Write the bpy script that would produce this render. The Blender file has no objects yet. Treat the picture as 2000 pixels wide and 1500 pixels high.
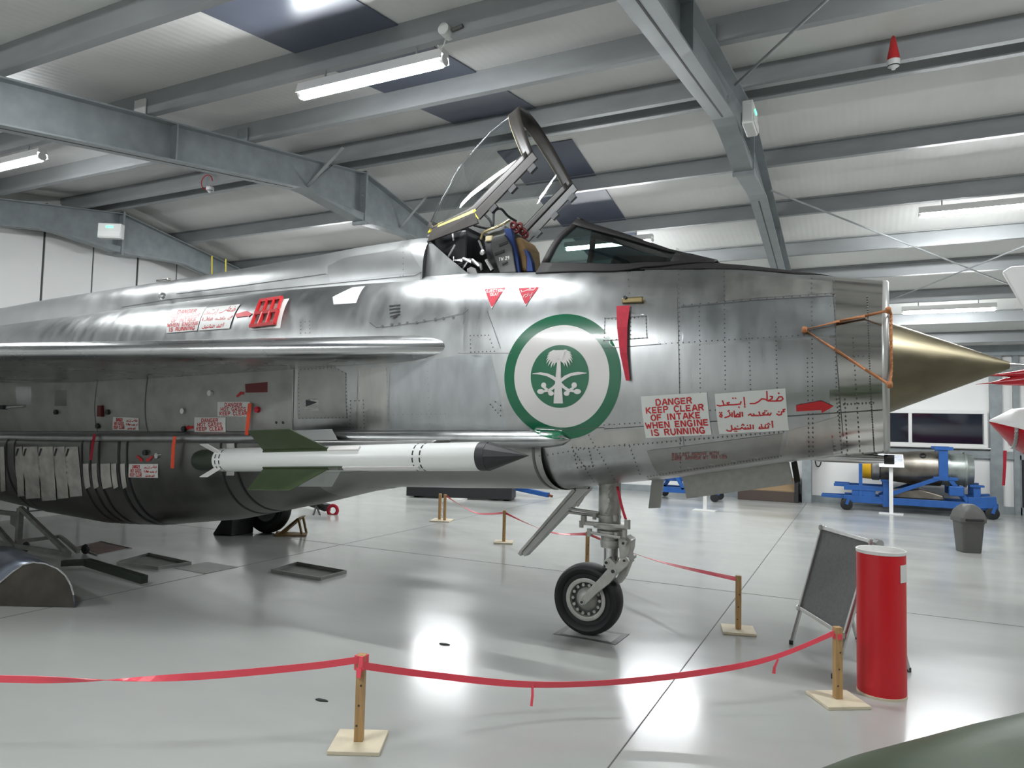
import bpy, bmesh, math, random
from mathutils import Vector as V, Matrix
from mathutils.bvhtree import BVHTree
random.seed(7)
SC = bpy.context.scene
COL = SC.collection
PI = math.pi

# ------------------------------------------------------------------ camera, world, exposure
F_PX, CAM_H = 1385.0, 1.65
YAW, PITCH, ROLL = -0.456, 0.057, 0.0235
def cam_axes():
    cy, sy, cp, sp, cr, sr = math.cos(YAW), math.sin(YAW), math.cos(PITCH), math.sin(PITCH), math.cos(ROLL), math.sin(ROLL)
    fwd = V((sy*cp, cy*cp, sp)); right = V((cy, -sy, 0)); up = right.cross(fwd)
    return cr*right + sr*up, -sr*right + cr*up, fwd
RT, UP, FW = cam_axes()
CAM = V((0, 0, CAM_H))
cd = bpy.data.cameras.new('camera'); cd.sensor_width = 36; cd.lens = F_PX/2000*36; cd.clip_end = 200; cd.clip_start = 0.05
co = bpy.data.objects.new('camera', cd); COL.objects.link(co)
co.matrix_world = Matrix(((RT.x, UP.x, -FW.x, CAM.x), (RT.y, UP.y, -FW.y, CAM.y), (RT.z, UP.z, -FW.z, CAM.z), (0, 0, 0, 1)))
SC.camera = co
w = bpy.data.worlds.new('night'); SC.world = w; w.use_nodes = True
w.node_tree.nodes['Background'].inputs[0].default_value = (0.004, 0.006, 0.012, 1)
w.node_tree.nodes['Background'].inputs[1].default_value = 1.0
SC.view_settings.view_transform = 'Standard'; SC.view_settings.look = 'None'
SC.view_settings.exposure = 0.0; SC.view_settings.gamma = 1.0
SC.view_settings.use_curve_mapping = False
SC.cycles.max_bounces = 8; SC.cycles.diffuse_bounces = 4; SC.cycles.glossy_bounces = 4
SC.cycles.transparent_max_bounces = 12; SC.cycles.transmission_bounces = 6
SC.cycles.caustics_reflective = False; SC.cycles.caustics_refractive = False
SC.cycles.sample_clamp_indirect = 6.0
SC.cycles.use_denoising = True
TUBE_W = 220.0       # emission strength of the ceiling tubes

# ------------------------------------------------------------------ pixel helpers (photo 2000 x 1500)
def ray(x, y): return RT*((x-1000)/F_PX) + UP*(-(y-750)/F_PX) + FW
def gnd(x, y, z=0.0):
    d = ray(x, y); return CAM + d*((z-CAM_H)/d.z)
def on_y(x, y, Y):
    d = ray(x, y); return CAM + d*(Y/d.y)
AO = V((-1.89, 5.45, 0)); AYAW = -math.atan2(.0349, .99939)
AM = Matrix.Translation(AO) @ Matrix.Rotation(AYAW, 4, 'Z'); AI = AM.inverted()
def pt(x, y, t):
    """photo pixel -> aircraft coordinates (x forward, y to port, z up) on the plane t metres to starboard"""
    c = AI @ CAM; d = AI.to_3x3() @ ray(x, y)
    return c + d*((-t-c.y)/d.y)
def L(s, t, z): return V((s, -t, z))

# ------------------------------------------------------------------ materials
MATS = {}
def mat(name, col, rough=.5, metal=0.0, var=0.0, scale=4.0, bump=0.0, stretch=(1, 1, 1), rvar=0.0, coat=0.0, emit=None, spec=.5, detail=4):
    if name in MATS: return MATS[name]
    m = bpy.data.materials.new(name); m.use_nodes = True; nt = m.node_tree; b = nt.nodes['Principled BSDF']
    b.inputs['Base Color'].default_value = (*col, 1); b.inputs['Roughness'].default_value = rough
    b.inputs['Metallic'].default_value = metal; b.inputs['Specular IOR Level'].default_value = spec
    if coat: b.inputs['Coat Weight'].default_value = coat; b.inputs['Coat Roughness'].default_value = .08
    if emit: b.inputs['Emission Color'].default_value = (*emit[0], 1); b.inputs['Emission Strength'].default_value = emit[1]
    if var or bump or rvar:
        tc = nt.nodes.new('ShaderNodeTexCoord'); mp = nt.nodes.new('ShaderNodeMapping'); mp.inputs['Scale'].default_value = stretch
        n = nt.nodes.new('ShaderNodeTexNoise'); n.inputs['Scale'].default_value = scale; n.inputs['Detail'].default_value = detail
        nt.links.new(tc.outputs['Object'], mp.inputs[0]); nt.links.new(mp.outputs[0], n.inputs['Vector'])
        if var:
            r = nt.nodes.new('ShaderNodeMapRange'); r.inputs[1].default_value = .3; r.inputs[2].default_value = .7
            r.inputs[3].default_value = 1-var; r.inputs[4].default_value = 1+var
            mx = nt.nodes.new('ShaderNodeMix'); mx.data_type = 'RGBA'; mx.blend_type = 'MULTIPLY'; mx.inputs[0].default_value = 1
            mx.inputs[6].default_value = (*col, 1)
            cc = nt.nodes.new('ShaderNodeCombineColor')
            nt.links.new(n.outputs['Fac'], r.inputs[0])
            for i in range(3): nt.links.new(r.outputs[0], cc.inputs[i])
            nt.links.new(cc.outputs[0], mx.inputs[7]); nt.links.new(mx.outputs[2], b.inputs['Base Color'])
        if rvar:
            r2 = nt.nodes.new('ShaderNodeMapRange'); r2.inputs[1].default_value = .3; r2.inputs[2].default_value = .7
            r2.inputs[3].default_value = max(.02, rough-rvar); r2.inputs[4].default_value = rough+rvar
            nt.links.new(n.outputs['Fac'], r2.inputs[0]); nt.links.new(r2.outputs[0], b.inputs['Roughness'])
        if bump:
            bp = nt.nodes.new('ShaderNodeBump'); bp.inputs['Strength'].default_value = bump; bp.inputs['Distance'].default_value = .01
            nt.links.new(n.outputs['Fac'], bp.inputs['Height']); nt.links.new(bp.outputs[0], b.inputs['Normal'])
    MATS[name] = m; return m
def ribbed(name, col, axis, period, depth, rough=.5, var=.05):
    """painted sheet with fine parallel ribs across one axis"""
    m = mat(name, col, rough, var=var, scale=1.2); nt = m.node_tree; b = nt.nodes['Principled BSDF']
    tc = nt.nodes.new('ShaderNodeTexCoord'); wv = nt.nodes.new('ShaderNodeTexWave')
    wv.wave_type = 'BANDS'; wv.bands_direction = axis; wv.inputs['Scale'].default_value = 1/period*.314; wv.inputs['Distortion'].default_value = 0
    bp = nt.nodes.new('ShaderNodeBump'); bp.inputs['Strength'].default_value = depth; bp.inputs['Distance'].default_value = .004
    nt.links.new(tc.outputs['Object'], wv.inputs['Vector']); nt.links.new(wv.outputs['Fac'], bp.inputs['Height']); nt.links.new(bp.outputs[0], b.inputs['Normal'])
    return m
def glass(name, tint, refl=.04, rough=.02):
    m = bpy.data.materials.new(name); m.use_nodes = True; nt = m.node_tree; nt.nodes.clear()
    o = nt.nodes.new('ShaderNodeOutputMaterial'); mx = nt.nodes.new('ShaderNodeMixShader'); t = nt.nodes.new('ShaderNodeBsdfTransparent')
    g = nt.nodes.new('ShaderNodeBsdfGlossy'); lw = nt.nodes.new('ShaderNodeLayerWeight'); lw.inputs[0].default_value = .5; fr = nt.nodes.new('ShaderNodeMath'); fr.operation = 'POWER'; fr.inputs[1].default_value = 3.5; nt.links.new(lw.outputs['Facing'], fr.inputs[0])
    ad = nt.nodes.new('ShaderNodeMath'); ad.operation = 'ADD'; ad.inputs[1].default_value = refl; ad.use_clamp = True
    t.inputs[0].default_value = (*tint, 1); g.inputs['Roughness'].default_value = rough
    nt.links.new(fr.outputs[0], ad.inputs[0]); nt.links.new(ad.outputs[0], mx.inputs[0]); nt.links.new(t.outputs[0], mx.inputs[1]); nt.links.new(g.outputs[0], mx.inputs[2]); nt.links.new(mx.outputs[0], o.inputs[0])
    MATS[name] = m; return m

M_floor = mat('floor paint', (.43, .44, .42), .20, var=.05, scale=.6, rvar=.07, bump=.02, stretch=(1, 2.2, 1), spec=.55)
M_wall = mat('white wall sheet', (.87, .87, .85), .45, var=.03, scale=1)
M_ceil = ribbed('white roof sheet', (.88, .875, .85), 'X', .08, .35)
M_joint = mat('dark joint', (.10, .10, .10), .7)
M_steel = mat('galvanised grey steel', (.28, .31, .32), .42, .1, var=.12, scale=6, rvar=.08)
M_purlin = mat('galvanised purlin', (.33, .345, .35), .42, .1, var=.1, scale=5, stretch=(.3, 1, 1))
M_roofl = mat('night rooflight sheet', (.10, .115, .17), .3, var=.08, scale=3)
M_tube = mat('lit tube', (1, 1, 1), .5, emit=((.95, .98, 1.0), TUBE_W))
M_white = mat('white paint', (.80, .80, .78), .35)
M_plastic = mat('white plastic', (.75, .76, .74), .35)
M_alu = mat('bare aluminium', (.45, .46, .46), .35, 1.0, var=.10, scale=4.5, rvar=.05, stretch=(1.6, 1, .8), detail=5, bump=.035)
M_alu2 = mat('dull aluminium panel', (.36, .36, .35), .42, 1.0, var=.1, scale=6, rvar=.06)
M_alu3 = mat('brushed aluminium', (.50, .49, .465), .17, 1.0, var=.06, scale=5, rvar=.05, stretch=(1, 1, 9))
M_spine = mat('silver painted spine', (.50, .51, .51), .34, .85, var=.06, scale=4, rvar=.06)
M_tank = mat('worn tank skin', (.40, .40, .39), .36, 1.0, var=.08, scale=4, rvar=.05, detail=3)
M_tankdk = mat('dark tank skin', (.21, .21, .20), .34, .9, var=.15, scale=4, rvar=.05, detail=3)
M_aft = mat('grubby grey skin', (.36, .36, .34), .5, .5, var=.16, scale=4, detail=4)
M_wing = mat('wing skin', (.52, .53, .53), .26, 1.0, var=.06, scale=2, rvar=.05)
M_dark = mat('near black', (.02, .02, .022), .5)
M_black = mat('matt black paint', (.020, .018, .018), .65, var=.1, scale=20, spec=.3)
M_bronze = mat('black brown canopy paint', (.032, .028, .025), .42, .0, var=.15, scale=15)
M_rubber = mat('tyre rubber', (.009, .009, .010), .6, var=.15, scale=30)
M_gearm = mat('gear grey enamel', (.42, .42, .39), .38, .25, var=.1, scale=20)
M_seam = mat('panel seam', (.12, .12, .12), .6, .3)
M_rivet = mat('dark rivet', (.13, .13, .13), .5, .5)  # even dark grey for the small flat rivet discs
M_green = mat('roundel green', (.003, .135, .058), .22, coat=.5)
M_rwhite = mat('roundel white', (.72, .70, .68), .22, coat=.5)
M_plate = mat('placard white', (.74, .75, .72), .4)
M_red = mat('signal red', (.55, .02, .025), .4)
M_redc = mat('red cloth', (.52, .02, .045), .7, var=.12, scale=30)
M_tape = mat('barrier tape red', (.86, .085, .12), .3)
M_orange = mat('dayglo orange', (.85, .09, .035), .6)
M_bronzecone = mat('bronze radome', (.20, .175, .115), .38, .85, var=.16, scale=2.2, rvar=.08, stretch=(1, 4, 4), detail=7)
M_rope = mat('orange cord', (.42, .17, .07), .8, var=.2, scale=60)
M_yellow = mat('yellow paint', (.80, .66, .04), .5)
M_wood = mat('pine wood', (.45, .28, .12), .55, var=.2, scale=9, stretch=(6, 6, .6))
M_ply = mat('plywood', (.70, .62, .46), .55, var=.08, scale=8)
M_tred = mat('red card tube', (.62, .012, .02), .35)
M_grey = mat('grey plastic', (.10, .10, .095), .5, var=.05, scale=20)
M_blue = mat('blue trolley paint', (.018, .095, .33), .4, var=.12, scale=8)
M_olive = mat('olive green paint', (.045, .066, .028), .4, var=.12, scale=6)
M_olive2 = mat('dark green paint', (.022, .03, .02), .5)
M_chrome = mat('polished steel', (.6, .6, .6), .22, 1.0)
M_engine = mat('heat stained metal', (.22, .20, .17), .38, .9, var=.3, scale=4)
M_wstrap = mat('blue webbing', (.015, .04, .16), .8)
M_tan = mat('tan cushion', (.32, .20, .09), .85, var=.15, scale=20)
M_silverf = mat('silver frame', (.55, .55, .54), .28, .9)
M_felt = mat('grey board', (.15, .15, .15), .7, var=.12, scale=40)
M_brown = mat('brown box', (.07, .05, .04), .6)
M_cowl = mat('weathered bluegrey skin', (.16, .18, .22), .3, .7, var=.2, scale=6)
M_cowld = mat('dirty brown lining', (.045, .04, .03), .7, var=.35, scale=5)
M_nightg = mat('night window glass', (.006, .010, .022), .06, spec=.6)
M_aluA = mat('aluminium sheet, cooler', (.42, .44, .45), .33, 1.0, var=.10, scale=5, rvar=.05, stretch=(2, 1, .7), detail=5, bump=.03)
M_aluB = mat('aluminium sheet, warmer', (.48, .475, .455), .38, 1.0, var=.10, scale=5, rvar=.05, stretch=(2, 1, .7), detail=5, bump=.03)
M_aluC = mat('aluminium sheet, brushed', (.46, .47, .47), .30, 1.0, var=.06, scale=5, rvar=.03, stretch=(3, 1, .5), detail=2)
G_can = glass('canopy perspex', (.88, .90, .90), .07)
G_ws = glass('windscreen glass', (.17, .25, .24), .06)

# ------------------------------------------------------------------ object helpers
def tag(o, label=None, cat=None, group=None, kind=None):
    if label: o['label'] = label
    if cat: o['category'] = cat
    if group: o['group'] = group
    if kind: o['kind'] = kind
    return o
def empty(name, loc, label, cat, rz=0, group=None):
    o = bpy.data.objects.new(name, None); COL.objects.link(o); o.location = loc; o.rotation_euler = (0, 0, rz); o.empty_display_size = .1
    return tag(o, label, cat, group)
def mesh_obj(name, me, m, parent=None):
    o = bpy.data.objects.new(name, me); COL.objects.link(o)
    if m and not me.materials: me.materials.append(m)
    if parent: o.parent = parent
    return o
class MB:
    def __init__(s): s.v = []; s.f = []
    def add(s, vs, fs):
        n = len(s.v); s.v += [tuple(p) for p in vs]; s.f += [tuple(i+n for i in f) for f in fs]; return s
    def box(s, c, d, R=None):
        c = V(c); R = R or Matrix.Identity(3); vs = []
        for i in (-1, 1):
            for j in (-1, 1):
                for k in (-1, 1): vs.append(c + R @ V((i*d[0]/2, j*d[1]/2, k*d[2]/2)))
        return s.add(vs, [(0, 1, 3, 2), (4, 6, 7, 5), (0, 4, 5, 1), (2, 3, 7, 6), (0, 2, 6, 4), (1, 5, 7, 3)])
    def bx(s, x0, x1, y0, y1, z0, z1): return s.box(((x0+x1)/2, (y0+y1)/2, (z0+z1)/2), (x1-x0, y1-y0, z1-z0))
    def bar(s, a, b, wd, ht, up=(0, 0, 1)):
        a = V(a); b = V(b); d = (b-a); l = d.length; d.normalize(); u = V(up)
        if abs(d.dot(u)) > .98: u = V((1, 0, 0))
        sd = d.cross(u).normalized(); u = sd.cross(d)
        R = Matrix((d, sd, u)).transposed(); return s.box((a+b)/2, (l, wd, ht), R)
    def cyl(s, a, b, r0, r1=None, n=14, cap=True):
        a = V(a); b = V(b); r1 = r0 if r1 is None else r1; d = (b-a).normalized(); u = V((0, 0, 1)) if abs(d.z) < .9 else V((1, 0, 0))
        x = d.cross(u).normalized(); y = d.cross(x); vs = []
        for c, r in ((a, r0), (b, r1)):
            for i in range(n): vs.append(c + (x*math.cos(2*PI*i/n) + y*math.sin(2*PI*i/n))*r)
        fs = [(i, (i+1) % n, n+(i+1) % n, n+i) for i in range(n)]
        if cap: fs += [tuple(range(n))[::-1], tuple(range(n, 2*n))]
        return s.add(vs, fs)
    def lathe(s, o, ax, prof, n=24, closed=False):
        """prof: list of (along, radius)"""
        o = V(o); d = V(ax).normalized(); u = V((0, 0, 1)) if abs(d.z) < .9 else V((1, 0, 0)); x = d.cross(u).normalized(); y = d.cross(x)
        vs = []
        for h, r in prof:
            for i in range(n): vs.append(o + d*h + (x*math.cos(2*PI*i/n) + y*math.sin(2*PI*i/n))*max(r, 1e-4))
        m = len(prof); fs = []
        for k in range(m if closed else m-1):
            k2 = (k+1) % m
            for i in range(n): fs.append((k*n+i, k*n+(i+1) % n, k2*n+(i+1) % n, k2*n+i))
        return s.add(vs, fs)
    def tube(s, pts, r, n=8):
        pts = [V(p) for p in pts]; m = len(pts); vs = []; prev = None
        for i, p in enumerate(pts):
            d = (pts[min(i+1, m-1)] - pts[max(i-1, 0)]).normalized()
            x = d.cross(V((0, 0, 1)) if prev is None and abs(d.z) < .95 else (V((1, 0, 0)) if prev is None else prev.cross(d))).normalized()
            prev = d.cross(x) if prev is None else d.cross(x)
            y = d.cross(x); prev = x.cross(d) * -1
            rr = r[i] if isinstance(r, (list, tuple)) else r
            for k in range(n): vs.append(p + (x*math.cos(2*PI*k/n) + y*math.sin(2*PI*k/n))*rr)
        fs = [(i*n+k, i*n+(k+1) % n, (i+1)*n+(k+1) % n, (i+1)*n+k) for i in range(m-1) for k in range(n)]
        fs += [tuple(range(n))[::-1], tuple(range((m-1)*n, m*n))]
        return s.add(vs, fs)
    def prism(s, pts, d):
        """polygon pts (3D) extruded by vector d"""
        pts = [V(p) for p in pts]; d = V(d); n = len(pts)
        return s.add(pts + [p+d for p in pts], [tuple(range(n))[::-1], tuple(range(n, 2*n))] + [(i, (i+1) % n, n+(i+1) % n, n+i) for i in range(n)])
    def grid(s, rows, wrap=False):
        n = len(rows[0]); m = len(rows); vs = [p for r in rows for p in r]; fs = []
        for i in range(m-1):
            for k in range(n if wrap else n-1): fs.append((i*n+k, i*n+(k+1) % n, (i+1)*n+(k+1) % n, (i+1)*n+k))
        return s.add(vs, fs)
    def mesh(s, name, smooth=False, ang=35):
        me = bpy.data.meshes.new(name); me.from_pydata(s.v, [], s.f); me.update()
        bm = bmesh.new(); bm.from_mesh(me); bmesh.ops.recalc_face_normals(bm, faces=bm.faces); bm.to_mesh(me); bm.free()
        if smooth:
            me.shade_smooth()
            try: me.set_sharp_from_angle(angle=math.radians(ang))
            except Exception: pass
        return me
    def build(s, name, m, parent=None, smooth=False, bevel=0, solid=0, ang=35):
        o = mesh_obj(name, s.mesh(name, smooth, ang), m, parent)
        if solid: md = o.modifiers.new('solid', 'SOLIDIFY'); md.thickness = solid; md.offset = 0
        if bevel: md = o.modifiers.new('bevel', 'BEVEL'); md.width = bevel; md.segments = 2; md.limit_method = 'ANGLE'
        return o
def lerp(x, xs, ys):
    if x <= xs[0]: return ys[0]
    for i in range(len(xs)-1):
        if x <= xs[i+1]: return ys[i] + (ys[i+1]-ys[i])*(x-xs[i])/(xs[i+1]-xs[i])
    return ys[-1]
def smooth_path(pts, k=6):
    pts = [V(p) for p in pts]; out = []
    for i in range(len(pts)-1):
        p0, p1, p2, p3 = pts[max(i-1, 0)], pts[i], pts[i+1], pts[min(i+2, len(pts)-1)]
        for j in range(k):
            t = j/k; out.append(.5*((2*p1) + (p2-p0)*t + (2*p0-5*p1+4*p2-p3)*t*t + (3*p1-p0-3*p2+p3)*t**3))
    out.append(pts[-1]); return out

# ================================================================== THE HANGAR
YR, TP = 7.73, .165                  # ridge line, roof slope
Y0, Y1, X0, X1 = -2.8, 18.25, -11.75, 14.4
def zrun(y, zr): return zr - TP*abs(y-YR)
ZROOF = 5.30
FRX = [-1.1, -6.2, -11.3, 4.0, 9.1]

o = MB().bx(X0-.2, X1+.2, Y0-.2, Y1+.2, -.2, 0).build('floor', M_floor); tag(o, 'grey glossy painted hangar floor', kind='structure'); FLOOR = o
mb = MB()
for a, b in [((-1.1, Y0), (-1.1, Y1)), ((4.0, Y0), (4.0, Y1)), ((-6.2, Y0), (-6.2, Y1))]: mb.bx(a[0]-.004, a[0]+.004, a[1], b[1], 0, .0012)
mb.bx(X0, X1, 7.60-.004, 7.60+.004, 0, .0013)
mb.build('floor_joint', M_joint, FLOOR)
# roof
ceil = MB()
for y0, y1 in ((Y0-.2, YR), (YR, Y1+.2)):
    ceil.prism([(X0-.2, y0, zrun(y0, ZROOF)), (X0-.2, y1, zrun(y1, ZROOF)), (X0-.2, y1, zrun(y1, ZROOF+.1)), (X0-.2, y0, zrun(y0, ZROOF+.1))], (X1-X0+.4, 0, 0))
CEIL = tag(ceil.build('ceiling', M_ceil), 'white ribbed sheet roof of the hangar', kind='structure')
PURL = [-2.4, -.95, .4, 1.75, 3.1, 4.43, 5.68, 7.02, 7.44, 9.0, 10.4, 11.83, 13.0, 14.37, 15.7, 17.05]
for y in PURL:
    zb = zrun(y, 5.08); sg = 1 if y < YR else -1
    prof = [(-.035, .0), (.035, 0), (.035, .008), (-.027, .008), (-.027, .21), (.04, .21), (.04, .218), (-.035, .218)]
    MB().prism([(X0, y+sg*a, zb+b) for a, b in prof], (X1-X0, 0, 0)).build('purlin', M_purlin, CEIL)
for y0, y1 in ((Y0, 7.35), (8.1, Y1)):                     # dark rooflight strip between two frames
    MB().prism([(-4.27, y0, zrun(y0, ZROOF-.014)), (-4.27, y1, zrun(y1, ZROOF-.014)), (-4.27, y1, zrun(y1, ZROOF-.004)), (-4.27, y0, zrun(y0, ZROOF-.004))], (1.05, 0, 0)).build('rooflight', M_roofl, CEIL)
# walls
def wall(name, x0, x1, y0, y1, z1, m, label):
    return tag(MB().bx(x0, x1, y0, y1, 0, z1).build(name, m), label, kind='structure')
WF = wall('wall_far', X0, X1, Y1, Y1+.15, 3.62, M_wall, 'white sheet far wall with the dark window')
wall('wall_near', X0, X1, Y0-.15, Y0, 3.62, M_wall, 'white sheet wall behind the camera')
def gable(name, x0, x1, label):
    mb = MB().prism([(x0, Y0, 0), (x0, Y1, 0), (x0, Y1, zrun(Y1, ZROOF)), (x0, YR, ZROOF), (x0, Y0, zrun(Y0, ZROOF))], (x1-x0, 0, 0))
    return tag(mb.build(name, M_wall), label, kind='structure')
WL = gable('wall_left', X0-.15, X0, 'white panelled gable wall on the left')
gable('wall_right', X1, X1+.15, 'white gable wall on the right')
# left gable panels, each a separate board with a dark gap
yj = 6.75-.82*11; k = 0
while yj < Y1-.1:
    a, b = max(yj, Y0+.02), min(yj+.82, Y1-.02)
    if b-a > .1:
        gp = .03 if k % 2 else .016
        a2, b2 = a+gp, b-.012
        poly = [(X0+.001, a2, .12), (X0+.001, b2, .12), (X0+.001, b2, zrun(b2, 5.2)), (X0+.001, a2, zrun(a2, 5.2))]
        if a2 < YR < b2: poly.insert(3, (X0+.001, YR, 5.2))
        MB().prism(poly, (.03, 0, 0)).build('wall_panel', M_wall, WL)
    yj += .82; k += 1
MB().prism([(X0+.0005, Y0+.02, .1), (X0+.0005, Y1-.02, .1), (X0+.0005, Y1-.02, zrun(Y1, 5.19)), (X0+.0005, YR, 5.19), (X0+.0005, Y0+.02, zrun(Y0, 5.19))], (.012, 0, 0)).build('panel_backing', M_joint, WL)
# far wall rails, posts, panels
mb = MB()
MB().bx(X0, X1, Y1-.09, Y1, 1.16, 1.32).build('wall_rail', M_steel, WF)
MB().bx(X0, X1, Y1-.09, Y1, .0, .16).build('wall_rail', M_steel, WF)
MB().bx(X0, X1, Y1-.16, Y1, 3.36, 3.62).build('eaves_beam', M_steel, WF)
MB().bx(X0, X1, Y1-.10, Y1, 3.04, 3.18).build('wall_rail', M_purlin, WF)
for px, wd in [(2.62, .22), (2.98, .10), (-6.2, .2), (6.6, .2), (-3.6, .1)]:
    MB().bx(px-wd/2, px+wd/2, Y1-.12, Y1, 0, 3.4).build('wall_post', M_steel, WF)
def framed_window(name, xs, z0, z1, yw, label):
    x0, x1 = xs[0], xs[-1]; fr = MB(); wdt = .07
    fr.bx(x0-wdt, x1+wdt, yw-.07, yw, z0-wdt, z0); fr.bx(x0-wdt, x1+wdt, yw-.07, yw, z1, z1+wdt)
    for x in xs: fr.bx(x-wdt/2 if x not in (x0, x1) else (x-wdt if x == x0 else x), x+wdt/2 if x not in (x0, x1) else (x if x == x0 else x+wdt), yw-.069, yw, z0, z1)
    f = tag(fr.build(name, M_white, bevel=.006), label, kind='structure')
    MB().bx(x0-.11, x1+.11, yw-.11, yw-.0, z0-.10, z0-.07).build('window_sill', M_white, f)
    for a, b in zip(xs[:-1], xs[1:]): MB().bx(a+.02, b-.02, yw-.03, yw-.02, z0, z1).build('window_pane', M_nightg, f)
framed_window('window_1', [-.9, 1.02, 2.40], 1.46, 2.11, Y1-.06, 'white framed window, dark with night, above the engine')
# ------------------------------------------------------------------ portal frames
FR_LABEL = {-1.1: 'grey steel roof frame above the windscreen, running down to the far wall', -6.2: 'grey steel roof frame with a V-shaped brace, above the upper fuselage',
            -11.3: 'grey steel roof frame against the white panelled gable wall', 4.0: 'grey steel roof frame out to the right of the right-hand lights', 9.1: 'grey steel roof frame farthest to the right, out of the picture'}
def portal(x):
    e = empty('portal_frame', (x, YR, 0), FR_LABEL[x], 'steel frame', group='portal frames')
    def R(pts, x0, x1, nm, m=M_steel): return MB().prism([(x0, p[0]-YR, p[1]) for p in pts], (x1-x0, 0, 0)).build(nm, m, e)
    zt = lambda y: zrun(y, 5.08)-.002; zb = lambda y: zrun(y, 4.70)
    for sg in (-1, 1):
        ys = lambda d: YR+sg*d
        end = 10.36
        R([(ys(0), zt(YR)), (ys(end), zt(ys(end))), (ys(end), zb(ys(end))-.5), (ys(7.4), zb(ys(7.4))), (ys(1.25), zb(ys(1.25))), (ys(.0), 4.50)], -.006, .006, 'rafter_web')
        R([(ys(0), zt(YR)), (ys(end), zt(ys(end))), (ys(end), zt(ys(end))-.016), (ys(0), zt(YR)-.016)], -.1, .1, 'top_flange')
        bl = [(ys(0), 4.50), (ys(1.25), zb(ys(1.25))), (ys(7.4), zb(ys(7.4))), (ys(end), zb(ys(end))-.5)]
        R(bl+[(p[0], p[1]-.016) for p in bl[::-1]], -.1, .1, 'bottom_flange')
        bl2 = [(ys(1.25), zb(ys(1.25))), (ys(.15), 4.40), (ys(0), 4.40), (ys(0), 4.50)]
        R(bl2, -.095, .095, 'apex_haunch')
        # column
        yc = YR+sg*10.28
        R([(yc-.16, 0), (yc+.16, 0), (yc+.16, zt(yc)), (yc-.16, zt(yc))], -.006, .006, 'column_web')
        for q in (-.16, .16): R([(yc+q-.008, 0), (yc+q+.008, 0), (yc+q+.008, zt(yc)), (yc+q-.008, zt(yc))], -.1, .1, 'column_flange')
    for sg in (-1, 1):
        q0, q1 = YR+sg*1.3, YR+sg*7.3
        R([(q0, zb(q0)-.0155), (q1, zb(q1)-.0155), (q1, zb(q1)-.019), (q0, zb(q0)-.019)], -.007, .007, 'flange_slot', M_joint)
    R([(YR-.02, 4.36), (YR+.02, 4.36), (YR+.02, 5.10), (YR-.02, 5.10)], -.11, .11, 'apex_plate')
    for sg in (-1, 1): R([(YR+sg*3.0-.008, zb(YR+3)), (YR+sg*3.0+.008, zb(YR+3)), (YR+sg*3.0+.008, zt(YR+3)), (YR+sg*3.0-.008, zt(YR+3))], -.095, .095, 'stiffener')
    bolts = MB()
    for sg in (-1, 1):
        for z in (4.46, 4.6, 4.75, 4.9):
            for q in (-.06, .06): bolts.cyl((q, sg*.02, z), (q, sg*.045, z), .014, n=6)
    bolts.build('apex_bolts', M_purlin, e)
    return e
PF = {x: portal(x) for x in FRX}
# V brace on second frame, purlin cleats
e = PF[-6.2]
for sg in (-1,): MB().bar((0.0, -1.05, 4.56), (.10, -.62, 5.02), .05, .008).build('fly_brace', M_purlin, e); MB().bar((.0, -1.05, 4.56), (.55, -1.05, 4.98), .05, .008).build('fly_brace', M_purlin, e)
MB().bar((0.0, .95, 4.56), (.45, .95, 4.98), .05, .008).build('fly_brace', M_purlin, e)
for x in FRX:
    for y in PURL:
        if abs(y-YR) < .8: continue
        MB().box((.0, y-YR-.05*(1 if y < YR else -1), zrun(y, 5.08)+.07), (.16, .012, .16)).build('purlin_cleat', M_white if y in (3.1, 4.43) else M_steel, PF[x])

# ------------------------------------------------------------------ strip lights
def strip_light(xc, y, label, group=None, lng=1.42):
    z = zrun(y, 5.08)
    e = empty('ceiling_light', (xc, y, z-.17), label, 'light', group=group)
    MB().prism([(-lng/2, -.04, .10), (-lng/2, .04, .10), (-lng/2, .066, .012), (-lng/2, .056, .012), (-lng/2, .05, .055), (-lng/2, -.05, .055), (-lng/2, -.056, .012), (-lng/2, -.066, .012)], (lng, 0, 0)).build('housing', M_white, e)
    arc = [(.047*math.cos(a), .045+.078*math.sin(a)) for a in [PI+PI*i/12 for i in range(13)]]
    dm = MB().grid([[(x_, p[0], p[1]) for p in arc] for x_ in (-lng/2+.03, lng/2-.03)])
    dm.build('diffuser', M_tube, e, smooth=True)
    for q in (-1, 1):
        MB().cyl((q*(lng/2-.03), 0, .02), (q*(lng/2+.002), 0, .02), .044, n=14).build('end_cap', M_plastic, e)
        MB().cyl((q*.45, 0, .10), (q*.45, 0, .17), .008, n=6).build('hanger', M_purlin, e)
    return e
strip_light(-3.51, 4.43, 'lit strip light on the purlin above the open canopy')
strip_light(-8.52, 4.43, 'lit strip light cut off by the left edge, beside the braced roof frame')
strip_light(1.41, 10.4, 'lit strip light cut off by the right edge, above the cone tip')
strip_light(1.40, 14.37, 'lit strip light nearest the far wall, just above the bronze nose cone')
for x, y in [(-3.5, 10.4), (-8.6, 10.4), (-3.6, 14.37), (-8.7, 14.37)]:
    strip_light(x, y, 'lit strip light hidden behind the silver jet', 'lights behind the jet')
for x, y in [(1.6, 4.43), (6.7, 10.4), (11.6, 4.43), (-3.5, .4), (-8.6, .4)]:
    strip_light(x, y, 'lit strip light outside the picture', 'lights outside the picture')

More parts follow.
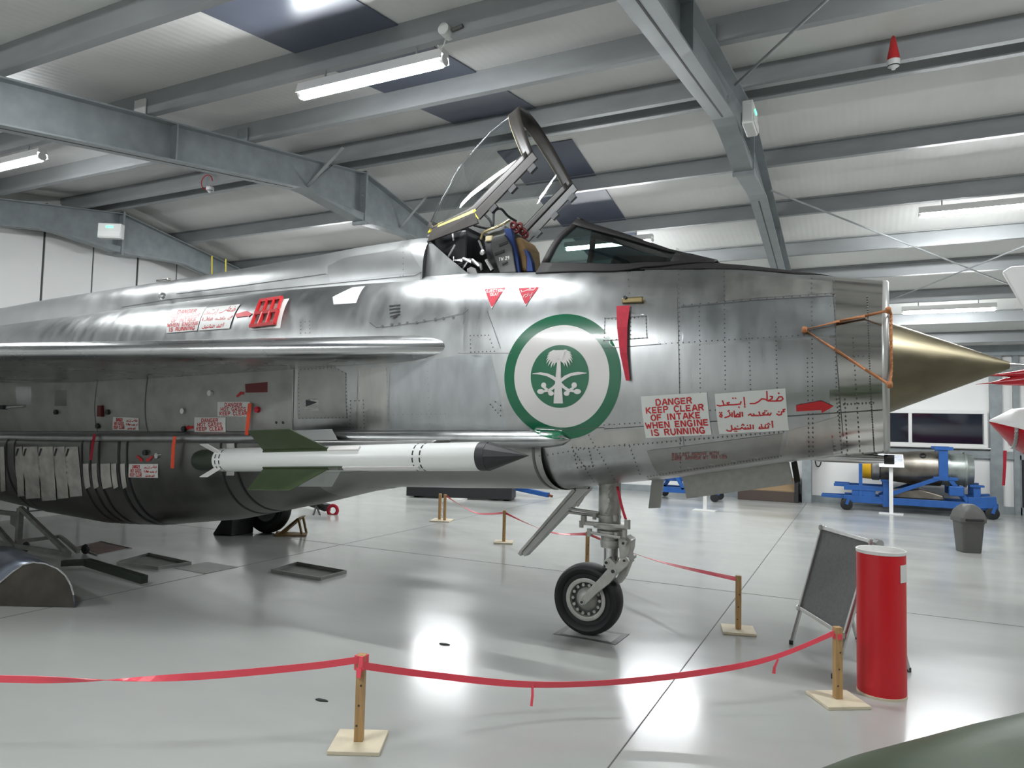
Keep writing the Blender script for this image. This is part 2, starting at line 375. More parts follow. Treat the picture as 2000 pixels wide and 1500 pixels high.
# ------------------------------------------------------------------ ceiling fittings
def detector(p, label, ring):
    e = empty('smoke_detector', p, label, 'smoke detector')
    if ring:
        MB().tube([(.11*math.cos(a)-.07, 0, .13+.10*math.sin(a)) for a in [i*PI/9 for i in range(17)]], .007).build('red_cable', M_red, e)
    else:
        MB().lathe((0, 0, .05), (0, 0, 1), [(0, .045), (.02, .05), (.10, .035), (.20, .018), (.22, 0)], 18).build('red_base', M_red, e, smooth=True)
    MB().lathe((0, 0, 0), (0, 0, 1), [(-.035, 0), (-.035, .015), (-.02, .025), (-.008, .047), (.0, .052), (.045, .053), (.05, 0)], 20).build('housing', M_plastic, e, smooth=True)
    MB().lathe((0, 0, -.012), (0, 0, 1), [(0, .048), (.006, .053)], 20).build('vent_slot', M_dark, e)
detector(on_y(1745, 128, 6.78), 'white smoke detector on a red base, hanging from the ridge', False)
detector(on_y(410, 372, 6.9), 'white smoke detector with a loop of red cable', True)
def exit_light(p, rz, label):
    e = empty('emergency_light', p, label, 'emergency light', rz)
    MB().bx(-.17, .17, -.05, .05, -.11, .11).build('housing', M_plastic, e, bevel=.012)
    MB().bx(-.05, .05, -.058, -.05, .045, .065).build('indicator', mat('green led', (.1, .8, .4), emit=((.1, 1, .5), 3)), e)
    MB().bx(-.16, .16, -.062, -.05, -.09, -.02).build('lens', M_white, e, bevel=.004)
    MB().bx(-.03, .03, .05, .075, -.06, .06).build('bracket', M_purlin, e)
exit_light(on_y(217, 452, 6.62)+V((0, 0, 0)), .5, 'white emergency light with a green lamp on the gable-end frame')
exit_light(V((-.91, 6.78, 4.56)), PI/2, 'white emergency light with a green lamp on the frame above the windscreen')
e = empty('sensor_box', on_y(872, 62, 4.38), 'small round grey sensor beside the strip light', 'sensor')
MB().cyl((0, -.05, 0), (0, .05, 0), .045, n=16).build('housing', M_plastic, e, smooth=True); MB().cyl((.05, 0, .0), (.14, .0, .015), .014).build('gland', M_grey, e)
MB().tube([(0, 0, -.04), (-.02, 0, -.10), (-.05, 0, -.13), (-.07, 0, -.09)], .006).build('cable', M_plastic, e)
def rod(a, b, label):
    tag(MB().cyl(a, b, .012, n=8).build('bracing_rod', M_purlin, smooth=True), label, 'bracing rod', 'roof bracing rods')
def rp(y, x, d=.03): return V((x, y, zrun(y, 5.08)-d))
rod(rp(9.35, -1.0, .12), rp(15.6, 3.9, .12), 'long roof bracing rod slanting down from the frame towards the right')
rod(rp(15.6, -1.0, .16), rp(9.35, 3.9, .16), 'roof bracing rod rising to the right behind the cone')
rod(rp(6.5, -1.0, .10), rp(1.75, 1.6, .10), 'short roof bracing rod at the top right of the near slope')

# ================================================================== THE JET
JET = empty('jet_aircraft', AO, 'silver jet fighter with a green and white roundel and open canopy', 'aircraft', AYAW)
ZTS, ZTV = [-9.6, -5, -3, -1.5, -1, -.4, .18, .5, .9, 1.2, 1.6, 1.75, 2.07], [2.80, 2.93, 2.98, 3.0, 2.995, 2.96, 2.935, 2.92, 2.888, 2.838, 2.757, 2.72, 2.668]
ZBS, ZBV = [-9.6, -.25, .1, .6, 1.0, 1.4, 1.8, 2.07], [1.10, 1.134, 1.195, 1.268, 1.349, 1.424, 1.488, 1.519]
WS, WV = [-9.6, -6, -4, -2, -1, 0, .8, 1.4, 1.75, 2.07], [.74, .74, .73, .70, .68, .65, .63, .60, .585, .575]
def sec(s):
    return (lerp(s, ZTS, ZTV), lerp(s, ZBS, ZBV), lerp(s, WS, WV), lerp(s, [-9, -1, 2.07], [2.0, 2.02, 2.0935]), lerp(s, [-9, 0, 1, 2.07], [2.8, 2.8, 2.3, 2.0]), lerp(s, [-9, 0, 1, 2.07], [2.5, 2.5, 2.3, 2.0]))
def ring(par, s, n=96, k=1.0, half=None):
    zt, zb, w_, zc, nt_, nb = par; out = []
    for i in range(n):
        th = 2*PI*i/n; c, sn = math.cos(th), math.sin(th)
        e_, h = (nt_, zt-zc) if sn >= 0 else (nb, zc-zb)
        out.append(L(s, k*w_*math.copysign(abs(c)**(2/e_), c), zc+k*h*math.copysign(abs(sn)**(2/e_), sn)))
    return out
def frange(a, b, st):
    n = max(1, round(abs(b-a)/st)); return [a+(b-a)*i/n for i in range(n+1)]
fus = MB().grid([ring(sec(s), s) for s in frange(-9.6, 1.745, .09)], True)
nos = MB().grid([ring(sec(s), s, k=1.002) for s in frange(1.745, 2.05, .05)], True)
# spine
SPS, SPV = [-9.6, -7.5, -6.3, -5.2, -4.6, -3.7, -2.8, -2.3, -1.9, -1.6, -1.44], [3.06, 3.152, 3.181, 3.205, 3.215, 3.248, 3.280, 3.305, 3.312, 3.314, 3.30]
def spsec(s):
    return (lerp(s, SPS, SPV), 2.5, lerp(s, [-9, -5, -3, -1.6], [.30, .35, .42, .47]), lerp(s, [-9, -4.8, -2.5, -1], [2.62, 2.82, 2.86, 2.86]), 3.3, 2.3)
spn = MB().grid([ring(spsec(s), s) for s in frange(-9.6, -1.44, .09)], True)
# ventral tank
TKS, TKV = [-9.6, -9, -8.3, -7.2, -6.1, -5.2, -4, -2.9, -2.3, -1.9, -1.2, -.7, -.2], [.50, .488, .463, .393, .364, .418, .581, .826, .978, 1.054, 1.087, 1.115, 1.133]
def tksec(s, k=1.0):
    zj = lerp(s, [-9, -7.5, -2.5, 0], [1.22, 1.26, 1.42, 1.5])
    return (zj+.16, lerp(s, TKS, TKV), lerp(s, [-9, -4, -2.5, -1, -.2], [.68, .69, .675, .635, .60]), zj, 2.6, 2.2)
tnk = MB().grid([ring(tksec(s), s) for s in frange(-9.6, -.22, .09)], True)
# cable duct along the side
def side_t(s, z):
    zt, zb, w_, zc, nt_, nb = sec(s); h, e_ = ((zt-zc), nt_) if z > zc else ((zc-zb), nb)
    q = min(1, abs(z-zc)/h); return w_*(1-q**e_)**(1/e_)
def ductz(s): return lerp(s, [-9.6, -7.5, -2.5, 0], [1.29, 1.335, 1.485, 1.55])
drow = []
for s in frange(-9.6, .02, .06):
    r = .062 if s < -.2 else .062*math.sqrt(max(0, 1-((s+.2)/.22)**2)); z = ductz(s); t = side_t(s, z)+.015
    drow.append([L(s, t+1.15*r*math.cos(a), z+r*math.sin(a)) for a in [2*PI*i/20 for i in range(20)]])
duct = MB().grid(drow, True)
def bvh_of(mbs):
    vs, fs = [], []
    for m_ in mbs:
        n = len(vs); vs += [V(p) for p in m_.v]; fs += [[i+n for i in f] for f in m_.f]
    return BVHTree.FromPolygons(vs, fs)
BV = bvh_of([fus, nos, spn, tnk, duct])
CL = AI @ CAM
def px(x, y):
    d = (AI.to_3x3() @ ray(x, y)).normalized(); h = BV.ray_cast(CL, d)
    if h[0] is None: return pt(x, y, .6)
    return h[0]
def sz(x, y): p = px(x, y); return (p.x, p.z)
def drape(s, z, off):
    h = BV.ray_cast(V((s, -3.0, z)), V((0, 1, 0)))
    if h[0] is None: return V((s, -.05, z))
    n = h[1] if h[1].y < 0 else -h[1]
    return h[0]+n*off
def decal(name, polys, m, parent=JET, off=.003, step=.03, cut=True):
    """polys: list of polygons in (s,z); draped on the starboard skin"""
    bm = bmesh.new()
    for p in polys:
        vs = [bm.verts.new((a, 0, b)) for a, b in p]
        try: bm.faces.new(vs)
        except ValueError: pass
    bmesh.ops.triangulate(bm, faces=bm.faces[:], ngon_method='EAR_CLIP')
    if cut:
        for ax, st in ((2, step), (0, step*2.5)):
            lo = min(v.co[ax] for v in bm.verts); hi = max(v.co[ax] for v in bm.verts); q = lo+st
            while q < hi:
                no = V((0, 0, 0)); no[ax] = 1; c = V((0, 0, 0)); c[ax] = q
                bmesh.ops.bisect_plane(bm, geom=bm.verts[:]+bm.edges[:]+bm.faces[:], plane_co=c, plane_no=no); q += st
    for v in bm.verts: v.co = drape(v.co.x, v.co.z, off)
    for f in bm.faces:
        f.normal_update(); f.smooth = True
        if f.normal.y > 0: f.normal_flip()
    me = bpy.data.meshes.new(name); bm.to_mesh(me); bm.free()
    return mesh_obj(name, me, m, parent)
def pxpoly(pts): return [sz(*p) for p in pts]
def seg_quads(pl, wd):
    """polyline -> list of quads in the same 2D space"""
    out = []
    for (x0, y0), (x1, y1) in zip(pl[:-1], pl[1:]):
        dx, dy = x1-x0, y1-y0; l = math.hypot(dx, dy) or 1e-6; ux, uy = dx/l, dy/l; nx, ny = -uy*wd/2, ux*wd/2; ex, ey = ux*wd*.25, uy*wd*.25
        out.append([(x0-ex+nx, y0-ey+ny), (x1+ex+nx, y1+ey+ny), (x1+ex-nx, y1+ey-ny), (x0-ex-nx, y0-ey-ny)])
    return out
# cut the cockpit out of the fuselage skin
def cut_cockpit(me):
    bm = bmesh.new(); bm.from_mesh(me)
    for c, n in (((-1.44, 0, 0), (1, 0, 0)), ((.5, 0, 0), (1, 0, 0)), ((0, .425, 0), (0, 1, 0)), ((0, -.425, 0), (0, 1, 0))):
        bmesh.ops.bisect_plane(bm, geom=bm.verts[:]+bm.edges[:]+bm.faces[:], plane_co=c, plane_no=n)
    kill = [f for f in bm.faces if -1.44 < f.calc_center_median().x < .5 and abs(f.calc_center_median().y) < .425 and f.calc_center_median().z > 2.3]
    bmesh.ops.delete(bm, geom=kill, context='FACES'); bm.to_mesh(me); bm.free()
me = fus.mesh('fuselage', True, 60); cut_cockpit(me); me.shade_smooth(); mesh_obj('fuselage', me, M_alu, JET)
nos.build('nose_ring', M_alu3, JET, True, ang=60)
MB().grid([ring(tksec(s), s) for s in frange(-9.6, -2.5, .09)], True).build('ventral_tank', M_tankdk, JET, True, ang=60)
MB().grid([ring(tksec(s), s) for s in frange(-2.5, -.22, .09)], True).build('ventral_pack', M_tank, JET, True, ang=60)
duct.build('cable_duct', M_alu, JET, True, ang=60)
spn.build('spine_fairing', M_spine, JET, True, ang=60)
for f_, nm_ in ((sec, 'rear_bulkhead'), (spsec, 'spine_end'), (tksec, 'tank_end')): MB().prism(ring(f_(-9.6), -9.6), (.01, 0, 0)).build(nm_, M_aft, JET)
# lip, inlet duct and bullet
LZ, LR = 2.0935, .575
MB().lathe((2.05, 0, LZ), (1, 0, 0), [(-.016, LR+.001), (-.010, LR+.006), (.006, LR+.008), (.018, LR+.003), (.026, LR-.010), (.02, LR-.024), (0, LR-.03), (-.4, LR-.06), (-1.2, LR-.12)], 96).build('intake_lip', mat('pale grey lip', (.52, .52, .50), .3, .5), JET, True, ang=60)
MB().lathe((2.05, 0, LZ+.0), (1, 0, 0), [(-.5, .49), (-.25, .43), (0, .315), (.69, .022)], 72).build('nose_cone', M_bronzecone, JET, True, ang=60)
MB().lathe((2.735, 0, LZ), (1, 0, 0), [(0, .022), (.1, .001)], 24).build('cone_tip', M_chrome, JET, True)
MB().lathe((1.0, 0, LZ), (1, 0, 0), [(0, .45), (0, .001)], 32).build('inlet_bulkhead', M_dark, JET)
# anti-glare strip
rows = []
for s in frange(.46, 1.742, .04):
    tw = lerp(s, [.3, .85, 1.1, 1.55, 1.70, 1.742], [.42, .37, .31, .25, .14, .05]); zt, zb, w_, zc, nt_, nb = sec(s); r = []
    for i in range(25):
        t = tw*(1-2*i/24); r.append(L(s, t, zc+(zt-zc)*(1-(abs(t)/w_)**nt_)**(1/nt_)+.004))
    rows.append(r)
MB().grid(rows).build('antiglare_panel', M_black, JET, True)
# spine cheeks, front bulkhead
for q in (-1, 1):
    MB().prism([L(-1.46, q*.425, 2.84), L(-1.0, q*.425, 2.885), L(-1.18, q*.415, 3.02), L(-1.44, q*.39, 3.225), L(-1.46, q*.39, 3.225)], (0, q*.012, 0)).build('canopy_cheek', M_alu, JET)
MB().prism([p*1.0 for p in ring(spsec(-1.44), -1.445)], (-.01, 0, 0)).build('spine_bulkhead', M_dark, JET)
# cockpit tub
tb = MB()
for y in (-.428, .428): tb.bx(-1.45, .5, y-.004, y+.004, 2.2, 2.78)
tb.bx(-1.45, .5, -.43, .43, 2.18, 2.2); tb.bx(.49, .5, -.43, .43, 2.2, 2.78); tb.bx(-1.455, -1.445, -.43, .43, 2.2, 2.9)
tb.build('cockpit_tub', M_dark, JET)
MB().prism([L(.12, 0, 2.80), L(.20, 0, 2.98), L(.62, 0, 2.93), L(.62, 0, 2.80)], (0, .26, 0)).build('instrument_coaming', M_black, JET, bevel=.02)
MB().prism([L(.12, 0, 2.80), L(.20, 0, 2.98), L(.62, 0, 2.93), L(.62, 0, 2.80)], (0, -.26, 0)).build('instrument_coaming', M_black, JET, bevel=.02)
# ------------------------------------------------------------------ windscreen
def body_z(s, t):
    zt, zb, w_, zc, nt_, nb = sec(s); return zc+(zt-zc)*(1-min(1, abs(t)/w_)**nt_)**(1/nt_)
def wsc(u, v):
    """u 0 rear arch .. 1 front; v 0 sill .. 1 top edge (starboard side panel)"""
    lo = [(-.37, .44, 0), (.25, .432, 0), (.62, .36, 0), (.95, .20, 0)]; hi = [(-.15, .16, 3.315), (.25, .15, 3.155), (.62, .13, 2.993), (.95, .08, 2.895)]
    us = [0, .48, .77, 1.0]
    a = V([lerp(u, us, [p[i] for p in lo]) for i in range(3)]); b = V([lerp(u, us, [p[i] for p in hi]) for i in range(3)])
    a.z = body_z(a.x, a.y)+(.004 if a.x > .47 else -.006)
    p = a.lerp(b, v); k = math.sin(PI*v)**1.6*.055*(1-u*.85); return p+V((0, k*.8, k*.6))
def patch(u0, u1, v0, v1, q, n=12, m=8, k=0):
    return [[L(*(lambda p: (p.x, q*(p.y+k), p.z+k*.5))(wsc(u0+(u1-u0)*i/n, v0+(v1-v0)*j/m))) for j in range(m+1)] for i in range(n+1)]
for q in (1, -1):
    MB().grid(patch(.05, .80, .16, .88, q)).build('windscreen_side_glass', G_ws, JET, True)
    fr = MB(); fr.grid(patch(0, 1, 0, .16, q, k=.006)); fr.grid(patch(0, 1, .88, 1.0, q, m=2, k=.006)); fr.grid(patch(0, .05, .16, .88, q, n=2, k=.006)); fr.grid(patch(.80, 1, .16, .88, q, n=4, k=.006))
    fr.build('windscreen_frame', M_black, JET, True, solid=.016)
c0, c1 = [], []
rows = [[L(*(lambda p: (p.x, y*p.y, p.z+.003))(wsc(u, 1))) for y in (1, .5, 0, -.5, -1)] for u in [i/10*.82+.04 for i in range(11)]]
MB().grid(rows).build('windscreen_front_glass', G_ws, JET, True)
rows = [[L(*(lambda p: (p.x, y*(p.y), p.z+.006))(wsc(u, 1))) for y in (1.1, .5, 0, -.5, -1.1)] for u in [.86, .93, 1.0]]
MB().grid(rows).build('windscreen_front_frame', M_black, JET, True, solid=.012)
rows = [[L(*(lambda p: (p.x, y*(p.y), p.z+.012))(wsc(u, 1))) for y in (1.05, .5, 0, -.5, -1.05)] for u in [-.0, .03, .05]]
MB().grid(rows).build('windscreen_arch', M_black, JET, True, solid=.02)
MB().lathe((.62, 0, 3.02), (0, 0, 1), [(-.02, .03), (.02, .02), (.03, 0)], 10).build('yaw_vane_mount', M_plastic, JET)
# ------------------------------------------------------------------ canopy (open)
FN, KN, RN = V((-.437, .40, 3.833)), V((-.955, .42, 3.40)), V((-1.40, .385, 3.315))
CR = [(-1.60, 3.42), (-1.52, 3.64), (-1.32, 3.975), (-1.03, 4.225), (-.715, 4.395)]
CN = 1.9
def cbase(q): return RN.lerp(KN, q/.36) if q < .36 else KN.lerp(FN, (q-.36)/.64)
def ccrown(q): return V((lerp(q, [0, .12, .4, .72, 1], [c[0] for c in CR]), 0, lerp(q, [0, .12, .4, .72, 1], [c[1] for c in CR])))
CU, CT, CH = [0, .12, .3, .5, .7, .85, 1.0], [1, .975, .88, .725, .50, .27, 0], [0, .13, .38, .65, .88, .975, 1]
CTAB = smooth_path([(a_, b_, c_) for a_, b_, c_ in zip(CU, CT, CH)], 5); CTU = [p.x for p in CTAB]
def cpt(q, th, k=1.0):
    b = cbase(q); bc = V((b.x, 0, b.z)); cr = ccrown(q); u = th/(PI/2); sg = 1
    if u > 1: u = 2-u; sg = -1
    tf, hf = lerp(u, CTU, [p.y for p in CTAB]), lerp(u, CTU, [p.z for p in CTAB])
    p = bc+(cr-bc)*k*hf; return L(p.x, k*b.y*sg*tf, p.z)
def cgrid(q0, q1, t0, t1, n, m, k=1.0): return [[cpt(q0+(q1-q0)*i/n, t0+(t1-t0)*j/m, k) for j in range(m+1)] for i in range(n+1)]
D = PI/180
MB().grid(cgrid(.02, .915, 7*D, 173*D, 24, 44)).build('canopy_glass', G_can, JET, True)
MB().grid(cgrid(.91, 1.0, 0, PI, 3, 48, 1.006)).build('canopy_front_arch', M_bronze, JET, True, solid=.014)
for a, b in ((0, 8*D), (172*D, PI)):
    MB().grid(cgrid(0, .95, a, b, 20, 4, 1.008)).build('canopy_side_frame', M_bronze, JET, True, solid=.022)
MB().grid(cgrid(0, .03, 0, PI, 3, 32, 1.006)).build('canopy_rear_frame', M_bronze, JET, True, solid=.012)
nrm = V((.60, 0, -.80))*.07        # below the rails
for q in (1, -1):
    rl = MB(); A_, B_, C_ = L(FN.x, q*FN.y, FN.z), L(KN.x, q*KN.y, KN.z), L(RN.x, q*RN.y, RN.z)
    dn = V((.05, 0, -.068))
    rl.prism([A_, B_, B_+dn, A_+dn*.9], (0, q*-.02, 0)); rl.prism([B_, C_, C_+V((-.05, 0, -.11)), B_+dn+V((-.01, 0, -.03))], (0, q*-.02, 0))
    rl.build('canopy_rail', M_bronze, JET, bevel=.004)
    for f_ in (.12, .45, .78):
        c = A_.lerp(B_, f_)+dn*1.15; MB().box(c, (.07, .035, .05), Matrix.Rotation(-.7, 3, 'Y')).build('canopy_latch', M_dark, JET)
st = [L(RN.x-.12, RN.y*.7, RN.z+.03)]+[cpt(q, 3*D, 1.02) for q in (.06, .15, .25, .36)]
ys = MB()
for a, b in zip(st[:-1], st[1:]): ys.bar(a, b, .045, .014, (0, -1, .3))
ys.bar(cpt(.36, 3*D, 1.02), L(KN.x+.05, KN.y+.012, KN.z-.05), .035, .012, (0, -1, 0)); ys.build('yellow_stripe', M_yellow, JET)
ws = MB().tube([cpt(.36+.55*i/12, 8*D, 1.012) for i in range(13)]+[cpt(.91, a*D, 1.012) for a in range(9, 172, 6)], .004, 6)
ws.build('seal_line', mat('yellow sealant', (.6, .55, .3), .6), JET)
ms = [[(i*.011, 0) for i in range(3)]]
for i, wd in enumerate((3, 3, 4)):
    pass
MB().tube(smooth_path([pt(925, 440, .1), pt(960, 445, 0), pt(965, 415, -.05), pt(978, 408, -.1), pt(992, 422, -.2), pt(1008, 432, -.3)]), .012).build('canopy_hose', M_dark, JET, True)
MB().tube(smooth_path([pt(945, 418, .1), pt(958, 432, .1), pt(962, 448, .1)]), .012).build('canopy_hose', M_dark, JET, True)
MB().cyl(pt(915, 436, .25), pt(890, 470, .2), .012).build('canopy_jack', M_black, JET); MB().cyl(pt(900, 442, -.2), pt(885, 480, -.2), .016).build('canopy_jack', M_black, JET)
MB().prism([pt(840, 470, .3), pt(905, 440, .3), pt(895, 470, .3), pt(860, 495, .3)], (0, .6, 0)).build('canopy_hinge_box', M_dark, JET)
# cockpit hardware behind the seat
hw = MB(); hw.box(pt(905, 505, 0), (.42, .6, .34)); hw.build('rear_equipment_bay', M_dark, JET, bevel=.02)
def strut(name, a, b, r, m, ta=.25, tb=.25): MB().cyl(pt(*a, ta), pt(*b, tb), r, n=10).build(name, m, JET, True)
strut('cockpit_pipe', (889, 478), (872, 508), .010, M_plastic, .3, .3); strut('cockpit_pipe', (935, 470), (946, 495), .010, M_chrome, .28, .28)
strut('cockpit_pipe', (950, 508), (962, 528), .018, M_chrome, .3, .3); strut('cockpit_pipe', (884, 455), (886, 470), .008, M_plastic, .3, .3)
strut('cockpit_pipe', (878, 500), (898, 470), .012, M_bronze, .25, .25); strut('cockpit_pipe', (905, 525), (918, 505), .012, M_chrome, .33, .33)
MB().lathe(pt(944, 494, .31), (0, -1, 0), [(0, .024), (.02, .024), (.028, .012), (.03, 0)], 16).build('cockpit_knob', M_chrome, JET, True)
MB().tube([pt(x, y, .33) for x, y in [(885, 502), (888, 512), (905, 508), (922, 510), (938, 518), (942, 528)]], [.01, .02, .022, .022, .02, .012]).build('cockpit_duct', M_silverf, JET, True)
MB().prism([pt(912, 525, .34), pt(920, 521, .34), pt(928, 524, .34), pt(932, 534, .34), pt(912, 536, .34)], (0, .02, 0)).build('slotted_bracket', M_silverf, JET)
MB().prism([pt(888, 475, .2), pt(912, 492, .2), pt(915, 496, .2), pt(895, 488, .2)], (0, .03, 0)).build('rear_bracket', M_silverf, JET)
MB().box(pt(906, 478, .15), (.07, .05, .05)).build('red_cartridge', M_redc, JET)
# ------------------------------------------------------------------ ejection seat
so = AM @ V((-.75, 0, 2.21))
SEAT = empty('ejection_seat', so, 'black ejection seat with blue straps under the open canopy', 'seat', AYAW)
def SP(x, y, t): return pt(x, y, t)-V((-.75, 0, 2.21))
def seat_poly(name, pts, t0, t1, m, bev=.008):
    return MB().prism([SP(x, y, t0) for x, y in pts], (0, t0-t1, 0)).build(name, m, SEAT, bevel=bev)
MB().bx(-.18, .3, -.2, .2, 0.0, .42).build('seat_pan', M_black, SEAT, bevel=.02)
seat_poly('seat_side', [(962, 462), (985, 458), (998, 480), (1008, 532), (976, 534), (957, 480)], .24, .21, M_grey)
seat_poly('seat_side', [(962, 462), (985, 458), (998, 480), (1008, 532), (976, 534), (957, 480)], -.19, -.22, M_grey)
seat_poly('seat_back', [(945, 470), (962, 462), (978, 534), (955, 534)], .20, -.20, M_dark)
seat_poly('head_box', [(948, 455), (985, 440), (1000, 452), (970, 468)], .17, -.17, M_grey)
seat_poly('seat_cushion', [(992, 470), (1014, 460), (1026, 480), (1030, 530), (1004, 530), (1000, 500)], .15, -.15, M_tan, .03)
seat_poly('strap', [(984, 446), (998, 446), (1003, 470), (1011, 500), (1015, 532), (1004, 532), (998, 495), (990, 470)], .21, .17, M_wstrap, .004)
seat_poly('strap', [(1022, 485), (1030, 490), (1038, 510), (1041, 530), (1028, 530), (1029, 505)], .2, .14, M_wstrap, .004)
seat_poly('strap', [(984, 446), (998, 446), (1003, 470), (1011, 500), (1015, 532), (1004, 532), (998, 495), (990, 470)], -.14, -.18, M_wstrap, .004)
for i, (x, y) in enumerate([(976, 491), (982, 488)]):
    MB().bar(SP(x-9+i*2, y-i*14+6, .245), SP(x+9, y-i*14-1, .245), .01, .022, (0, 0, 1)).build('side_slot', M_dark, SEAT)
MB().bar(SP(981, 516, .245), SP(991, 511, .245), .01, .014).build('side_slot', M_dark, SEAT)
MB().tube(smooth_path([SP(939, 468, .2), SP(944, 455, .2), SP(957, 448, .2), SP(978, 440, .2), SP(995, 430, .15)]), .012).build('face_blind_rail', mat('brass wire', (.5, .42, .25), .35, .9), SEAT, True)
MB().box(SP(957, 467, .19), (.07, .05, .05)).build('buckle', mat('webbing beige', (.45, .38, .22), .8), SEAT, bevel=.01)
for i, (x, y) in enumerate([(1003, 440), (1009, 448), (1015, 442), (1021, 452), (1026, 458)]):
    MB().lathe(SP(x, y, .12-.02*i), (0, 1, .3), [(0.012*math.cos(a), .024+.012*math.sin(a)) for a in [k*PI/5 for k in range(10)]], 14, True).build('wire_loop', mat('dark red wire', (.12, .01, .01), .4), SEAT, True)

# ------------------------------------------------------------------ letters (stroke stencil)
GL = {'A': [[(0, 0), (.3, 1)], [(.4, 1), (.7, 0)], [(.2, .32), (.5, .32)]], 'B': [[(0, 0), (0, 1)], [(.14, 1), (.5, 1), (.6, .8), (.45, .55), (.14, .55)], [(.45, .5), (.65, .28), (.5, 0), (.14, 0)]],
      'C': [[(.62, .85), (.4, 1), (.2, 1), (0, .7), (0, .3), (.2, 0), (.4, 0), (.62, .15)]], 'D': [[(0, 0), (0, 1)], [(.15, 1), (.4, 1), (.62, .7), (.62, .3), (.4, 0), (.15, 0)]],
      'E': [[(0, 0), (0, 1)], [(.16, .95), (.55, .95)], [(.16, .5), (.48, .5)], [(.16, .05), (.55, .05)]], 'F': [[(0, 0), (0, 1)], [(.16, .95), (.55, .95)], [(.16, .5), (.48, .5)]],
      'G': [[(.62, .85), (.4, 1), (.2, 1), (0, .7), (0, .3), (.2, 0), (.45, 0), (.62, .12), (.62, .42), (.4, .42)]], 'H': [[(0, 0), (0, 1)], [(.6, 0), (.6, 1)], [(.14, .5), (.46, .5)]], 'I': [[(.1, 0), (.1, 1)]],
      'J': [[(.5, 1), (.5, .25), (.3, 0), (.1, .05), (0, .25)]], 'K': [[(0, 0), (0, 1)], [(.6, 1), (.14, .5), (.62, 0)]], 'L': [[(0, 0), (0, 1)], [(.16, .05), (.55, .05)]],
      'M': [[(0, 0), (0, 1), (.35, .4), (.7, 1), (.7, 0)]], 'N': [[(0, 0), (0, 1)], [(.1, .95), (.52, .05)], [(.62, 0), (.62, 1)]], 'O': [[(.25, 1), (.0, .7), (0, .3), (.25, 0)], [(.42, 0), (.66, .3), (.66, .7), (.42, 1)]],
      'P': [[(0, 0), (0, 1)], [(.15, 1), (.45, 1), (.6, .75), (.45, .5), (.15, .5)]], 'R': [[(0, 0), (0, 1)], [(.15, 1), (.45, 1), (.6, .77), (.45, .52), (.15, .52)], [(.35, .48), (.62, 0)]],
      'S': [[(.58, .85), (.4, 1), (.15, 1), (.02, .8), (.1, .6), (.5, .42), (.6, .2), (.45, 0), (.18, 0), (0, .15)]], 'T': [[(0, .95), (.62, .95)], [(.31, 0), (.31, .84)]], 'U': [[(0, 1), (0, .25), (.2, 0), (.42, 0), (.62, .25), (.62, 1)]],
      'V': [[(0, 1), (.3, 0), (.6, 1)]], 'W': [[(0, 1), (.2, 0), (.42, .7), (.64, 0), (.84, 1)]], 'X': [[(0, 0), (.6, 1)], [(0, 1), (.6, 0)]], 'Y': [[(0, 1), (.3, .5), (.6, 1)], [(.3, .5), (.3, 0)]],
      '0': [[(.3, 1), (0, .7), (0, .3), (.3, 0), (.6, .3), (.6, .7), (.3, 1)]], '1': [[(.1, .8), (.3, 1), (.3, 0)]], '2': [[(0, .8), (.15, 1), (.45, 1), (.6, .75), (0, 0), (.6, 0)]], '3': [[(0, .9), (.3, 1), (.58, .8), (.3, .52), (.6, .25), (.3, 0), (0, .1)]],
      '9': [[(.55, .6), (.3, .45), (0, .7), (.25, 1), (.5, .95), (.58, .6), (.4, 0)]], '.': [[(.05, 0), (.1, .02)]], ':': [[(.05, .1), (.1, .12)], [(.05, .6), (.1, .62)]]}
WID = {'I': .2, 'W': .84, 'M': .7, '.': .2, ' ': .35, ':': .2, '1': .4, 'E': .56, 'F': .54, 'L': .55}
def text_strokes(txt, x, y, h, wmax=None, just='c'):
    adv = [(WID.get(c, .64)+.3) for c in txt]; tot = sum(adv)-.3; k = h
    kx = h if not wmax else min(h, wmax/tot); x0 = x-tot*kx/2 if just == 'c' else x; out = []
    for c, a in zip(txt, adv):
        for s in GL.get(c, []): out.append([(x0+p[0]*kx, y+p[1]*k) for p in s])
        x0 += a*kx
    return out
tq = []
for st_ in text_strokes('TW 29', 984.5, -508, 6.2, 20):
    for q_ in seg_quads([(a_, -b_-.18*(a_-984)) for a_, b_ in st_], 1.3): tq.append([SP(a_, b_, .2425) for a_, b_ in q_])
tm = MB()
for q_ in tq: tm.add(q_, [(0, 1, 2, 3)])
tm.build('seat_lettering', M_plate, SEAT)['kind'] = 'stuff'
